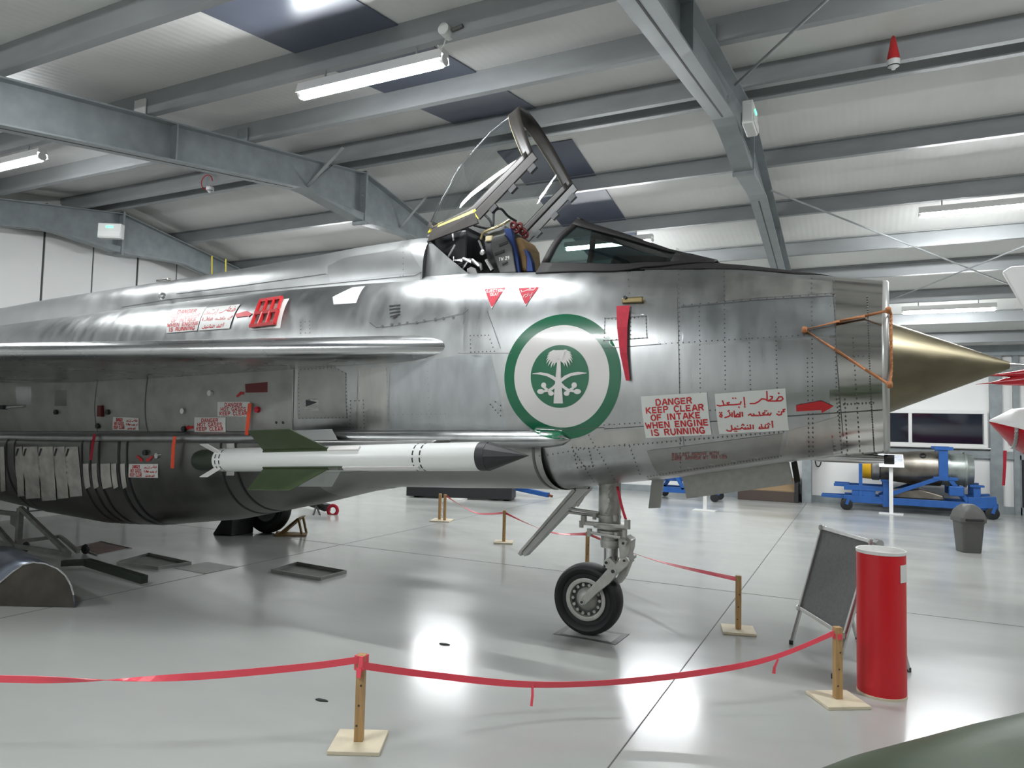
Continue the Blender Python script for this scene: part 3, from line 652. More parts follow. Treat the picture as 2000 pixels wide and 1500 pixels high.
AR = dict(rows=[  # Arabic stencil lines, in placard crop pixels
    [[(1640, 265), (1715, 266), (1790, 262), (1815, 240), (1800, 215), (1768, 215), (1735, 262)], [(1660, 208), (1690, 213), (1684, 238), (1640, 262)], [(1620, 150), (1625, 210), (1625, 262)], [(1640, 265), (1600, 243), (1560, 240), (1525, 272), (1480, 295), (1420, 296)], [(1758, 168), (1768, 176)],
     [(1345, 220), (1355, 318)], [(1350, 332), (1362, 340)], [(1310, 272), (1300, 302), (1230, 310), (1160, 312), (1135, 290), (1165, 284)], [(1160, 312), (1100, 318), (1078, 262)], [(1100, 318), (1050, 325), (1010, 318)], [(1204, 228), (1212, 236)], [(1236, 228), (1244, 236)], [(1280, 336), (1290, 344)]],
    [[(1840, 365), (1815, 370), (1828, 393), (1800, 395), (1795, 428), (1765, 435), (1740, 420)], [(1762, 392), (1769, 397)], [(1675, 408), (1660, 435), (1630, 430), (1642, 408)], [(1630, 433), (1590, 433), (1572, 412), (1600, 405)], [(1590, 433), (1540, 440), (1530, 395)], [(1525, 440), (1475, 440), (1462, 420)], [(1475, 440), (1440, 442), (1428, 420), (1400, 437)], [(1597, 382), (1603, 387)], [(1618, 382), (1624, 387)],
     [(1325, 400), (1328, 450)], [(1298, 400), (1300, 455), (1230, 457), (1225, 385)], [(1235, 455), (1270, 420), (1290, 440)], [(1200, 457), (1200, 405)], [(1165, 402), (1180, 438), (1150, 455), (1110, 466)], [(1148, 392), (1165, 380)], [(1060, 420), (1045, 450), (1065, 462), (1075, 440), (1060, 420)], [(1042, 403), (1048, 407)], [(1066, 403), (1072, 407)]],
    [[(1685, 522), (1690, 585)], [(1692, 515), (1680, 508)], [(1640, 562), (1635, 592), (1560, 596), (1555, 545)], [(1600, 592), (1600, 570)], [(1537, 576), (1525, 598), (1547, 600)], [(1637, 533), (1643, 537)], [(1622, 544), (1628, 548)], [(1652, 544), (1658, 548)], [(1600, 553), (1606, 557)],
     [(1455, 555), (1455, 602)], [(1420, 550), (1425, 600), (1340, 603)], [(1395, 605), (1395, 585)], [(1360, 603), (1360, 585)], [(1340, 602), (1320, 585), (1300, 602), (1195, 610), (1190, 560)], [(1250, 605), (1230, 588)], [(1195, 610), (1180, 630), (1140, 626), (1130, 615)], [(1383, 558), (1389, 562)], [(1328, 543), (1334, 547)], [(1316, 554), (1322, 558)], [(1340, 554), (1346, 558)], [(1262, 568), (1268, 572)], [(1228, 630), (1234, 634)], [(1248, 630), (1254, 634)]]])
AQ = [(975, 180), (1840, 112), (1880, 620), (1035, 668)]      # the Arabic placard's own corners in those pixels
def inv_bilin(q, p):
    u = v = .5
    for _ in range(20):
        x = (1-u)*(1-v)*q[0][0]+u*(1-v)*q[1][0]+u*v*q[2][0]+(1-u)*v*q[3][0]; y = (1-u)*(1-v)*q[0][1]+u*(1-v)*q[1][1]+u*v*q[2][1]+(1-u)*v*q[3][1]
        xu = (1-v)*(q[1][0]-q[0][0])+v*(q[2][0]-q[3][0]); yu = (1-v)*(q[1][1]-q[0][1])+v*(q[2][1]-q[3][1]); xv = (1-u)*(q[3][0]-q[0][0])+u*(q[2][0]-q[1][0]); yv = (1-u)*(q[3][1]-q[0][1])+u*(q[2][1]-q[1][1])
        de = xu*yv-xv*yu; ex, ey = p[0]-x, p[1]-y; u += (ex*yv-ey*xv)/de; v += (ey*xu-ex*yu)/de
    return u, v
AR_UV = [[[inv_bilin(AQ, p) for p in s] for s in r] for r in AR['rows']]
def quad_map(q): return lambda u, v: ((1-u)*(1-v)*q[0][0]+u*(1-v)*q[1][0]+u*v*q[2][0]+(1-u)*v*q[3][0], (1-u)*(1-v)*q[0][1]+u*(1-v)*q[1][1]+u*v*q[2][1]+(1-u)*v*q[3][1])
def placard(q, strokes, wd, label, m=M_plate, ink=M_red):
    """q: photo pixels TL,TR,BR,BL; strokes in unit square (v down); wd in metres"""
    Q = [sz(*p) for p in q]; o = decal('warning_placard', [Q], m, off=.0065); o['label'] = label
    if strokes:
        f = quad_map(Q); polys = []
        for s in strokes: polys += seg_quads([f(*p) for p in s], wd)
        decal('lettering', polys, ink, o, .0082, cut=False)['kind'] = 'stuff'
    return o
def eng_lines(lines, top=.1, gap=.178, h=.135, wmax=.94, hmul=1.0):
    out = []
    for i, t in enumerate(lines):
        for s in text_strokes(t, 0, 0, 1.0):
            out.append((i, s))
    res = []; wid = [sum(WID.get(c, .64)+.3 for c in t)-.3 for t in lines]; kx = wmax/max(wid)
    for i, s in out: res.append([(.5+(p[0])*kx, top+i*gap+h*(1-p[1])) for p in s])
    return res
DL = ['DANGER', 'KEEP CLEAR', 'OF INTAKE', 'WHEN ENGINE', 'IS RUNNING']
placard([(1252, 774), (1381, 766), (1390, 848), (1262, 855)], eng_lines(DL), .0092, 'white placard reading DANGER KEEP CLEAR OF INTAKE WHEN ENGINE IS RUNNING')
placard([(1396, 769), (1534, 758), (1541, 839), (1405, 847)], [s for r in AR_UV for s in r], .0085, 'white placard with red Arabic lettering')
placard([(338, 604), (405, 600), (386, 646), (326, 651)], eng_lines(DL), .010, 'white aft placard with red capitals')
placard([(404, 602), (470, 595), (449, 642), (388, 646)], [s for r in AR_UV for s in r], .0085, 'white aft placard with red Arabic lettering')
HG = eng_lines(['DANGER', 'HOT GASES', 'KEEP CLEAR'], .08, .3, .24, .84)
placard([(426, 785), (489, 785), (489, 813), (426, 813)], HG, .008, 'upper white placard reading DANGER HOT GASES KEEP CLEAR')
placard([(381, 815), (442, 815), (442, 843), (381, 843)], HG, .008, 'lower white placard reading DANGER HOT GASES KEEP CLEAR')
half = lambda ss, a, b: [[(a+(b-a)*u, v) for u, v in s] for s in ss]
placard([(222, 814), (272, 816), (272, 840), (221, 839)], half(HG, .02, .5)+half([s for r in AR_UV for s in r], .52, .98), .006, 'small grey bilingual placard')
placard([(253, 906), (310, 906), (310, 933), (252, 932)], half(HG, .02, .5)+half([s for r in AR_UV for s in r], .52, .98), .006, 'white bilingual placard on the belly tank')
def tri(pts, strokes_fn, label):
    o = decal('seat_warning_triangle', [pxpoly(pts)], M_redc, off=.003); o['label'] = label
    polys = []
    c = [sum(p[i] for p in pts)/3 for i in (0, 1)]
    brd = [(c[0]+(p[0]-c[0])*.94, c[1]+(p[1]-c[1])*.94) for p in pts]
    for s in strokes_fn: polys += seg_quads([sz(*p) for p in s], .0045)
    for a, b in zip(pts, pts[1:]+pts[:1]): polys += seg_quads([sz(*a), sz(*b)], .005)
    decal('lettering', polys, M_rwhite, o, .0045, cut=False)['kind'] = 'stuff'
def ptxt(t, x, y, h, wm, slope=0): return [[(p[0], 2*y-p[1]-slope*(p[0]-x)) for p in s] for s in text_strokes(t, x, y, h, wm)]
tri([(947, 565), (988, 562), (961, 602)], ptxt('EJECTION', 967, 571, 5, 32, .06)+ptxt('SEAT', 966, 578, 5, 18, .06), 'red triangle reading EJECTION SEAT')
tri([(1013, 563), (1054, 561), (1027, 597)], [[(1046, 563), (1042, 567), (1030, 567), (1022, 570)], [(1020, 571), (1018, 567)], [(1034, 564), (1037, 564)], [(1040, 572), (1038, 577), (1034, 577)], [(1032, 573), (1031, 578), (1026, 581)], [(1029, 575), (1024, 577), (1022, 581)], [(1037, 580), (1036, 583)]], 'red triangle with white Arabic lettering')
def red_arrow(tail, head, wd, hw, hl, label='red painted arrow'):
    a, b = V((*tail, 0)), V((*head, 0)); d = (b-a); l = d.length; d.normalize(); n = V((-d.y, d.x, 0)); m_ = b-d*hl
    pts = [a+n*wd/2, m_+n*wd/2, m_+n*hw/2, b, m_-n*hw/2, m_-n*wd/2, a-n*wd/2]
    return decal('painted_arrow', [pxpoly([(p.x, p.y) for p in pts])], M_red, off=.0055)
red_arrow((1555, 797), (1628, 793), 12, 24, 24); red_arrow((461, 617), (493, 613), 7, 13, 9)
red_arrow((463, 775), (478, 765), 4, 9, 6); red_arrow((379, 834), (362, 836), 5, 10, 7); red_arrow((268, 890), (280, 901), 4, 8, 5); red_arrow((299, 891), (286, 901), 4, 8, 5)
bt = decal('stencil_text', [q for s in ptxt('BALLAST REMOVE WITH', 1358, 889, 5.5, 110, .045)+ptxt('CARE. APPROX WT 103 LBS', 1366, 896, 5.5, 122, .045) for q in seg_quads([sz(*p) for p in s], .0035)], mat('faded red paint', (.30, .07, .06), .5), cut=False, off=.006)
# ------------------------------------------------------------------ roundel and emblem
RC, RR = (-.048, 2.012), .46
def circ(r, n=96, c=RC): return [(c[0]+r*math.cos(2*PI*i/n), c[1]+r*math.sin(2*PI*i/n)) for i in range(n)]
ROUND = decal('roundel', [circ(RR)], M_green, off=.003); ROUND['label'] = 'green and white roundel with palm and crossed swords'
C2 = (RC[0]-.008, RC[1]-.002)
decal('white_ring', [circ(RR*.815)], M_rwhite, ROUND, .0042)
decal('green_disc', [circ(RR*.50, c=C2)], M_green, ROUND, .0054)
def em(X, Y): return (C2[0]+(X-756)/572*RR, C2[1]-(Y-680)/610*RR)
def leaf(end, ctl, w0=17):
    p0 = (752, 492); up, lo = [], []
    for i in range(9):
        t = i/8; x = (1-t)**2*p0[0]+2*t*(1-t)*ctl[0]+t*t*end[0]; y = (1-t)**2*p0[1]+2*t*(1-t)*ctl[1]+t*t*end[1]
        dx = 2*(1-t)*(ctl[0]-p0[0])+2*t*(end[0]-ctl[0]); dy = 2*(1-t)*(ctl[1]-p0[1])+2*t*(end[1]-ctl[1]); l = math.hypot(dx, dy) or 1; w_ = w0*(1-t*t)*(.55+.45*min(1, 3*t)); up.append((x-dy/l*w_, y+dx/l*w_)); lo.append((x+dy/l*w_, y-dx/l*w_))
    return up[:-1]+[end]+lo[:-1][::-1]
_lv = [((638, 462), (690, 412)), ((628, 492), (672, 428)), ((622, 525), (662, 448)), ((625, 558), (658, 468)), ((645, 582), (668, 490)), ((672, 600), (688, 508)), ((700, 585), (712, 515)), ((675, 432), (715, 418)), ((722, 552), (735, 515))]
palm = [leaf(*q) for q in _lv]+[leaf((1508-e_[0], e_[1]-2), (1508-c_[0], c_[1])) for e_, c_ in _lv]+[[(700, 450), (720, 426), (785, 426), (806, 450), (790, 510), (714, 510)]]
trunk = [(735, 520), (768, 520), (768, 690), (776, 780), (796, 942), (702, 942), (725, 780), (735, 690)]
sw = [(490, 650), (570, 640), (640, 650), (700, 675), (760, 720), (820, 780), (868, 812), (846, 832), (790, 792), (735, 742), (690, 707), (640, 680), (570, 662), (490, 656)]
ell = lambda x, y, a, b: [(x+a*math.cos(2*PI*i/20), y+b*math.sin(2*PI*i/20)) for i in range(20)]
hilt = [ell(905, 767, 26, 27), ell(935, 828, 36, 24), ell(832, 846, 28, 22), [(860, 800), (895, 780), (905, 800), (872, 826)], [(850, 815), (872, 826), (850, 848), (838, 836)], [(868, 812), (925, 815), (925, 840), (862, 828)]]
mir = lambda p: [(1512-x, y) for x, y in p][::-1]
for i, (nm_, q) in enumerate([('palm_leaf', q) for q in palm]+[('palm_trunk', trunk)]+[('sword', sw), ('sword', mir(sw))]+[('sword_hilt', h) for h in hilt]+[('sword_hilt', mir(h)) for h in hilt]):
    decal(nm_, [[em(*p) for p in q]], M_rwhite, ROUND, .0062+.00022*i)
# ------------------------------------------------------------------ skin panels, seams, rivets
def sub_(pl, n=6): return [(a_[0]+(b_[0]-a_[0])*j/n, a_[1]+(b_[1]-a_[1])*j/n) for a_, b_ in zip(pl, pl[1:]+pl[:1]) for j in range(n)]
def panel(pts, m=M_alu2, name='access_panel', off=.002): return decal(name, [pxpoly(pts)], m, off=off)
panel([(1263, 880), (1330, 872), (1530, 846), (1522, 895), (1290, 930)], M_alu2, 'ballast_panel')
panel([(650, 580), (690, 561), (713, 559), (696, 592), (652, 595)], mat('pale patch', (.62, .63, .62), .5, .2))
panel([(583, 722), (600, 718), (655, 717), (676, 728), (678, 817), (582, 818)], M_alu2)
panel([(594, 780), (622, 778), (622, 802), (594, 803)], M_alu); decal('step_mark', [pxpoly([(598, 781), (620, 786), (598, 794)])], M_dark, off=.005)
panel([(770, 590), (776, 588), (776, 620), (762, 622)], M_alu, 'vent_plate')
lv = []
for i in range(5): lv += seg_quads([sz(761+i*.6, 598+i*7), sz(781, 590+i*6+6)], .012) if i < 4 else seg_quads([sz(768, 622), sz(776, 618)], .01)
decal('vent_louvres', lv, M_dark, off=.005, cut=False)
panel([(479, 750), (523, 746), (523, 766), (480, 767)], mat('dark red patch', (.13, .01, .012), .5), 'red_patch')
panel([(108, 762), (131, 762), (131, 793), (107, 793)], M_tankdk); panel([(31, 755), (62, 755), (62, 791), (33, 792)], M_alu)
panel([(640, 520), (676, 503), (772, 488), (838, 477), (838, 535), (645, 551)], mat('bright spine hatch', (.58, .59, .59), .28, .9, var=.06, scale=4), 'spine_hatch', .0025)
panel([(0, 745), (190, 745), (190, 842), (0, 842)], M_aft, 'engine_door', .0015); panel([(192, 742), (288, 735), (288, 842), (192, 842)], M_aft, 'engine_door', .0015)
panel([(290, 735), (575, 716), (572, 840), (290, 842)], M_aft, 'engine_door', .0015)
decal('door_gap', [q for pl_ in ([(191, 744), (191, 842)], [(289, 735), (289, 842)]) for q in seg_quads([sz(*p) for p in pl_], .012)], M_seam, off=.0035)
for q_, m_ in (([(1332, 596), (1480, 584), (1626, 576), (1633, 655), (1480, 664), (1332, 672)], M_aluA), ([(1332, 676), (1480, 668), (1633, 660), (1638, 760), (1540, 768), (1333, 782)], M_aluC), ([(1416, 533), (1575, 546), (1626, 549), (1627, 572), (1480, 582), (1416, 588)], M_aluB),
               ([(1232, 530), (1322, 528), (1326, 668), (1268, 670), (1264, 616), (1232, 612)], M_aluC), ([(700, 720), (755, 716), (757, 838), (700, 840)], M_aluB), ([(762, 716), (895, 694), (960, 694), (990, 840), (762, 838)], M_aluA), ([(1190, 842), (1262, 836), (1260, 866), (1120, 876), (1115, 862)], M_aluB), ([(1540, 842), (1640, 812), (1646, 886), (1530, 898)], M_aluB), ([(905, 560), (940, 556), (952, 606), (976, 680), (905, 686)], M_aluC)):
    decal('skin_sheet', [pxpoly(sub_(q_))], m_, off=.0012)
# grille
gq = [(514, 590), (556, 584), (541, 636), (493, 642)]
gf = quad_map(gq)
decal('grille_surround', [pxpoly([(509, 592), (566, 583), (548, 641), (487, 645)])], M_plate, off=.003)
GB = decal('grille_mesh', [pxpoly(gq)], mat('grille infill', (.32, .24, .22), .7), off=.006)
bars = MB()
def gpt(u, v, o_=.03): p = px(*gf(u, v)); return p+V((0, -o_, o_*.5))
for u in (.02, .34, .66, .98): bars.bar(gpt(u, 0), gpt(u, .5), .02, .03); bars.bar(gpt(u, .5), gpt(u, 1), .02, .03)
for v in (0.02, .5, .98): bars.bar(gpt(0, v), gpt(1, v), .03, .03)
bars.build('red_grille', M_red, JET)
sm = []; rv = []
def seam(pl, wd=.004):
    for q in seg_quads([sz(*p) for p in pl], wd): sm.append(q)
def rivets(pl, sp=8, r=.005, off=0):
    for (x0, y0), (x1, y1) in zip(pl[:-1], pl[1:]):
        n = max(1, int(math.hypot(x1-x0, y1-y0)/sp))
        for i in range(n+1):
            c = sz(x0+(x1-x0)*i/n, y0+(y1-y0)*i/n)
            rv.append([(c[0]+r*math.cos(k*PI/3), c[1]+r*math.sin(k*PI/3)) for k in range(6)])
def sub(pl, n=8): return [(pl[i][0]+(pl[i+1][0]-pl[i][0])*j/n, pl[i][1]+(pl[i+1][1]-pl[i][1])*j/n) for i in range(len(pl)-1) for j in range(n)]+[pl[-1]]
for x, y0, y1 in [(1326, 528, 930), (1366, 600, 850), (1414, 532, 760), (1463, 652, 760), (1515, 630, 757), (1577, 700, 890), (1585, 545, 890)]: rivets([(x, y0), (x+3, y1)], 9)
seam(sub([(1322, 525), (1328, 780), (1336, 870)]), .004)
seam(sub([(1330, 600), (1480, 586), (1628, 578)])); rivets([(1335, 596), (1628, 574)], 16)
rivets([(1290, 672), (1570, 655)], 11); seam(sub([(1070, 690), (1290, 672)])); rivets([(1630, 565), (1634, 780), (1645, 892)], 8); rivets([(1638, 750), (1640, 830)], 7); rivets([(1650, 780), (1655, 880)], 8)
rivets([(1694, 580), (1700, 760), (1708, 890)], 5); rivets([(1666, 660), (1672, 760), (1680, 890)], 9); rivets([(1666, 695), (1697, 696)], 8); rivets([(1648, 790), (1706, 787)], 7)
seam(sub([(1629, 547), (1634, 700), (1650, 894)]), .006)
rivets([(1335, 806), (1460, 795)], 10); rivets([(1180, 830), (1260, 825)], 9); seam(sub([(1180, 838), (1640, 806), (1735, 800)]))
rivets([(1220, 870), (1530, 843)], 9); rivets([(1265, 930), (1525, 890)], 6); seam(sub([(1040, 842), (1180, 835)]))
rivets([(1120, 880), (1160, 940)], 7); rivets([(1150, 850), (1200, 935)], 8); rivets([(1230, 872), (1250, 925)], 8); rivets([(1060, 890), (1130, 878), (1220, 868)], 10)
for q in ([(1118, 874), (1150, 875), (1158, 910), (1128, 913)], [(588, 722), (655, 718), (676, 730), (678, 815), (585, 817), (583, 730)], [(919, 656), (955, 655), (966, 686), (920, 688)], [(958, 790), (968, 785), (978, 792), (978, 812)], [(685, 783), (710, 782), (712, 835), (684, 835)], [(1182, 622), (1210, 624), (1212, 662), (1180, 666)], [(1232, 622), (1262, 618), (1264, 660), (1232, 662)], [(588, 630), (605, 628), (606, 650), (588, 651)]): rivets(q+[q[0]], 7, .0055)
seam([(1182, 622), (1262, 618), (1264, 660), (1180, 666), (1182, 622)], .004)
seam(sub([(722, 630), (735, 640), (760, 638), (850, 625), (905, 612), (915, 605)]), .005)
for x, y in [(747, 638), (765, 634), (780, 633), (796, 631), (814, 630), (829, 627), (850, 624), (866, 622), (885, 620)]:
    c = sz(x, y); rv.append([(c[0]+.013*math.cos(k*PI/4), c[1]+.013*math.sin(k*PI/4)) for k in range(8)])
seam(sub([(238, 600), (329, 585), (480, 570), (637, 555), (835, 536)]), .008); seam([(334, 551), (332, 586)], .005); seam(sub([(345, 574), (480, 557), (637, 535)]), .006)
seam(sub([(952, 608), (978, 680)]), .003); seam(sub([(895, 690), (1000, 690)]), .003); seam(sub([(575, 715), (572, 842)]), .006); seam(sub([(0, 843), (400, 843), (700, 842), (1035, 841)]), .008)
rivets([(720, 952), (785, 952)], 8); rivets([(760, 810), (870, 808)], 9, .003); rivets([(835, 700), (840, 840)], 12, .003); rivets([(755, 720), (760, 820)], 12, .003); rivets([(1225, 520), (1232, 600)], 12)
seam([(782, 484), (782, 542)], .004); rivets([(788, 482), (788, 538)], 10)
o = decal('panel_seams', sm, M_seam, off=.0035, cut=False); o['kind'] = 'stuff'
o = decal('rivets', rv, M_rivet, off=.0045, cut=False); o['kind'] = 'stuff'
# tank bands and patches
def hoop(s, wd, m, name='tank_band', k=1.006):
    MB().grid([ring(tksec(s+q), s+q, k=k) for q in (-wd/2, wd/2)], True).build(name, m, JET, True)
for x, wd in [(12, .03), (28, .02), (160, .03), (177, .03), (193, .03), (232, .04), (248, .03)]: hoop(px(x, 885).x, wd, M_dark)
for x in (440, 470): hoop(px(x, 940).x, .025, M_dark)
hoop(px(1044, 905).x, .02, M_seam)
M_chalk = mat('chalky tank skin', (.60, .58, .54), .5, .25, var=.22, scale=7, detail=6)
for x0, x1, yb, sk in ((0, 9, 958, 3), (31, 44, 968, 5), (46, 74, 972, 6), (76, 104, 976, 7), (106, 127, 972, 8), (129, 153, 968, 9)):
    decal('tank_skin_panel', [pxpoly(sub_([(x0, 873), (x1, 872), (x1+sk, yb), (x0+sk, yb+2)]))], M_chalk, off=.006)
    if x0 > 30: decal('tank_skin_panel', [pxpoly([(x0, 890), (x0+4, 876), (x0+8, 876), (x0+3, 891)])], M_dark, off=.0075)
for x0, x1 in ((163, 174), (180, 190), (197, 216), (218, 228), (236, 245)): decal('tank_skin_panel', [pxpoly([(x0, 906), (x1, 905), (x1+4, 950), (x0+5, 955)])], M_chalk, off=.006)
hoop_l = MB()
for p in [(1092, 851)]: pass
# small fittings along the aft side
def stub(x, y, r, l, m, name): p = px(x, y); MB().cyl(p, p+V((0, -l, 0)), r, n=12).build(name, m, JET, True)
for x, y, m in [(112, 805, M_dark), (213, 805, M_dark), (194, 832, M_dark), (360, 803, M_chrome), (362, 838, M_dark), (310, 890, M_chrome), (286, 884, M_dark), (505, 800, M_redc), (413, 768, M_plate)]: stub(x, y, .028, .03, m, 'skin_fitting')
MB().box(px(200, 803)+V((0, -.02, 0)), (.07, .04, .12)).build('red_handle', mat('dark red patch', (.13, .01, .012)), JET, bevel=.005)
MB().box(px(15, 796)+V((0, -.05, 0)), (.1, .06, .05)).build('vent_spout', M_dark, JET, bevel=.008); MB().cyl(px(20, 796)+V((0, -.04, 0)), px(52, 793)+V((0, -.02, 0)), .02).build('vent_pipe', M_chrome, JET, True)
for x, y in [(540, 825), (553, 825)]: stub(x, y, .014, .004, M_dark, 'drain_hole')
MB().lathe(pt(315, 577, .42), V((.25, -1, .2)), [(-.02, .04), (.01, .035), (.03, 0)], 14).build('spine_blister', M_spine, JET, True)
MB().bar(pt(308, 549, .05), pt(331, 546, .05), .05, .03).build('spine_scoop', M_alu3, JET, bevel=.008)
for x in (414, 441): MB().cyl(pt(x, 542, .08), pt(x, 500 if x < 420 else 506, .08), .007, n=6).build('yellow_rod', M_yellow, JET)
MB().bar(pt(408, 545, .12), pt(448, 538, .12), .10, .012).build('rod_plate', M_brown, JET)
# chin fairing and probe
MB().lathe(L(2.05, 0, 1.475), (-1, 0, 0), [(0, .025), (.12, .034), (.4, .034), (.62, .002)], 18).build('chin_fairing', M_chrome, JET, True)
MB().cyl(L(2.04, 0, 1.475), L(2.10, 0, 1.475), .032).build('probe_cover', M_dark, JET)
# port/star wings, built as rounded slabs
def wing(q):
    rows = []
    for u in frange(-.25, 3.9, .35):
        sle = -.97-1.73*u; r = []; ch = max(.8, (sle+9.3) if u < 2.6 else (sle+9.3)); zc0 = 2.252-.072*u
        prof = [0, .01, .04, .09, .16, .3, .5, .8, 1.2, 2.0, 3.2, 4.6]
        prof = [p for p in prof if p < ch]+[ch]
        while len(prof) < 13: prof.insert(-1, prof[-2]*.5+prof[-1]*.5)
        kk = max(.55, 1-.2*max(0, u)); hh = lambda d: kk*(.105+.012*max(0, min(d, 4)-.5))*math.sqrt(max(0, 1-(1-min(1, d/.5))**2)) if d < ch*.85 else (.05)
        up = [L(sle-d, q*(.63+u), zc0+.01-.022*d+hh(d)*1.1) for d in prof]; lo = [L(sle-d, q*(.63+u), zc0-.022*d-hh(d)) for d in prof[::-1]]
        rows.append(up+lo)
    w_ = MB().grid(rows, True); n = len(rows[0]); w_.f.append(tuple(range((len(rows)-1)*n, len(rows)*n)))
    w_.build('wing', M_wing, JET, True, ang=50)
wing(1); wing(-1)
# ------------------------------------------------------------------ nose gear
def gcyl(name, s, t, z0, z1, r, m=M_gearm, n=20): MB().cyl(L(s, t, z0), L(s, t, z1), r, n=n).build(name, m, JET, True)
gcyl('nose_leg', .108, 0, .88, 1.32, .088); gcyl('oleo_cylinder', .115, 0, .70, .90, .072); gcyl('oleo_piston', .125, 0, .55, .72, .058, M_chrome)
gcyl('steering_collar', .115, 0, .855, .885, .135); gcyl('steering_collar', .115, 0, .80, .835, .105); gcyl('oleo_nut', .12, 0, .72, .76, .082); gcyl('steering_collar', .10, 0, .93, .955, .10)
for s, z, r in [(-.07, .90, .03), (-.09, .87, .022), (.29, .90, .03), (.27, .83, .024), (-.02, .81, .025), (.2, .81, .02), (.02, .94, .02), (.19, .94, .02)]:
    MB().cyl(L(s, .10, z-r), L(s, .10, z+r*1.4), r*.8, n=10).build('steering_fitting', M_gearm, JET, True)
MB().bar(L(-.09, .09, .885), L(.29, .09, .885), .05, .03).build('steering_bar', M_gearm, JET, bevel=.006); MB().bar(L(-.02, .1, .815), L(.24, .1, .80), .03, .02).build('steering_link', M_gearm, JET, bevel=.004)
MB().tube(smooth_path([pt(1195, 952, .12), pt(1188, 965, .12), pt(1190, 985, .12), pt(1183, 1003, .12)]), .008).build('brake_hose', M_gearm, JET, True); MB().box(pt(1188, 977, .12), (.03, .02, .03)).build('hose_clip', M_gearm, JET)
# torque link and levered arm, both sides
def linkpoly(name, pts, t0, t1, m=M_gearm): return MB().prism([pt(x, y, t0) for x, y in pts], (0, t0-t1, 0)).build(name, m, JET, bevel=.006)
linkpoly('torque_link', [(1207, 1048), (1222, 1047), (1232, 1056), (1231, 1072), (1227, 1084), (1230, 1100), (1220, 1106), (1210, 1090), (1208, 1070)], .06, -.06)
linkpoly('torque_link', [(1228, 1085), (1232, 1095), (1219, 1128), (1208, 1142), (1203, 1130), (1214, 1110)], .04, -.04)
for t0, t1 in ((.115, .085), (-.085, -.115)):
    linkpoly('wheel_fork', [(1178, 1100), (1182, 1092), (1193, 1091), (1203, 1102), (1213, 1090), (1222, 1088), (1229, 1097), (1225, 1106), (1205, 1122), (1190, 1140), (1165, 1160), (1143, 1182), (1136, 1181), (1135, 1172), (1148, 1152), (1170, 1130), (1186, 1112)], t0, t1)
for x, y, r in [(1217, 1061, .022), (1219, 1095, .020), (1184, 1099, .024), (1197, 1116, .028), (1136, 1176, .022)]:
    p = pt(x, y, .12); MB().cyl(p, p+V((0, .24, 0)), r, n=14).build('pivot_pin', M_gearm, JET, True); MB().cyl(p+V((0, -.006, 0)), p+V((0, .02, 0)), r*.5, n=10).build('pin_socket', M_dark, JET)
WC = L(-.06, 0, .28)
tyre = [(.20, -.055), (.215, -.075), (.24, -.086), (.262, -.078), (.276, -.05), (.281, 0), (.276, .05), (.262, .078), (.24, .086), (.215, .075), (.20, .055), (.165, .05), (.165, -.05)]
NW = MB().lathe(WC, (0, 1, 0), [(b, a) for a, b in tyre], 56, True).build('nose_wheel', M_rubber, JET, True)
MB().lathe(WC, (0, -1, 0), [(.045, .165), (.062, .167), (.066, .160), (.060, .135), (.03, .128), (.025, .09), (.04, .085), (.06, .06), (.07, .045), (.075, .02), (.075, 0)], 40).build('wheel_hub', M_gearm, NW, True, ang=50)
MB().lathe(WC, (0, 1, 0), [(.045, .165), (.06, .16), (.03, .12), (.03, 0)], 32).build('wheel_hub', M_gearm, NW, True)
MB().lathe(WC, (0, -1, 0), [(.0305, .128), (.0262, .091)], 40).build('hub_recess', mat('dark wheel recess', (.05, .05, .047), .5), NW)
for i in range(14):
    a = 2*PI*i/14; p = WC+V((.113*math.cos(a), -.032, .113*math.sin(a)))
    MB().cyl(p, p+V((0, -.018, 0)), .013, n=8).build('hub_bolt', M_gearm, NW)
    a += PI/14; p = WC+V((.119*math.cos(a), -.031, .119*math.sin(a))); MB().cyl(p, p+V((0, -.004, 0)), .009, n=8).build('hub_hole', M_dark, NW)
# gear doors and ties
MB().prism([pt(1118, 955, .06), pt(1150, 955, .06), pt(1024, 1087, .06), pt(1020, 1078, .06), pt(1016, 1086, .06), pt(1011, 1081, .06)], (0, .10, 0)).build('leg_door', M_alu2, JET)
MB().bar(pt(1122, 957, .07), pt(1016, 1078, .07), .012, .02).build('door_rib', M_gearm, JET)
for y0, y1 in ((993, 1002), (1000, 1008)): MB().cyl(pt(1110, y0, .05), pt(1170, y1, .05), .012).build('door_tie_rod', M_gearm, JET, True)
MB().prism([pt(1125, 950, .05), pt(1150, 950, .05), pt(1136, 975, .05), pt(1126, 990, .05)], (0, .05, 0)).build('door_hinge', M_gearm, JET)
MB().prism([pt(1331, 930, -.25), pt(1541, 902, -.25), pt(1550, 945, -.25), pt(1341, 974, -.25)], (0, .02, 0)).build('bay_door', M_gearm, JET, bevel=.004)
MB().prism([pt(1545, 903, -.22), pt(1556, 900, -.22), pt(1563, 940, -.22), pt(1552, 944, -.22)], (0, .02, 0)).build('bay_door_frame', M_black, JET)
MB().prism([pt(1273, 935, -.25), pt(1297, 932, -.25), pt(1289, 992, -.25), pt(1266, 993, -.25)], (0, .02, 0)).build('bay_door', mat('pale grey enamel', (.50, .51, .48), .45), JET, bevel=.003)
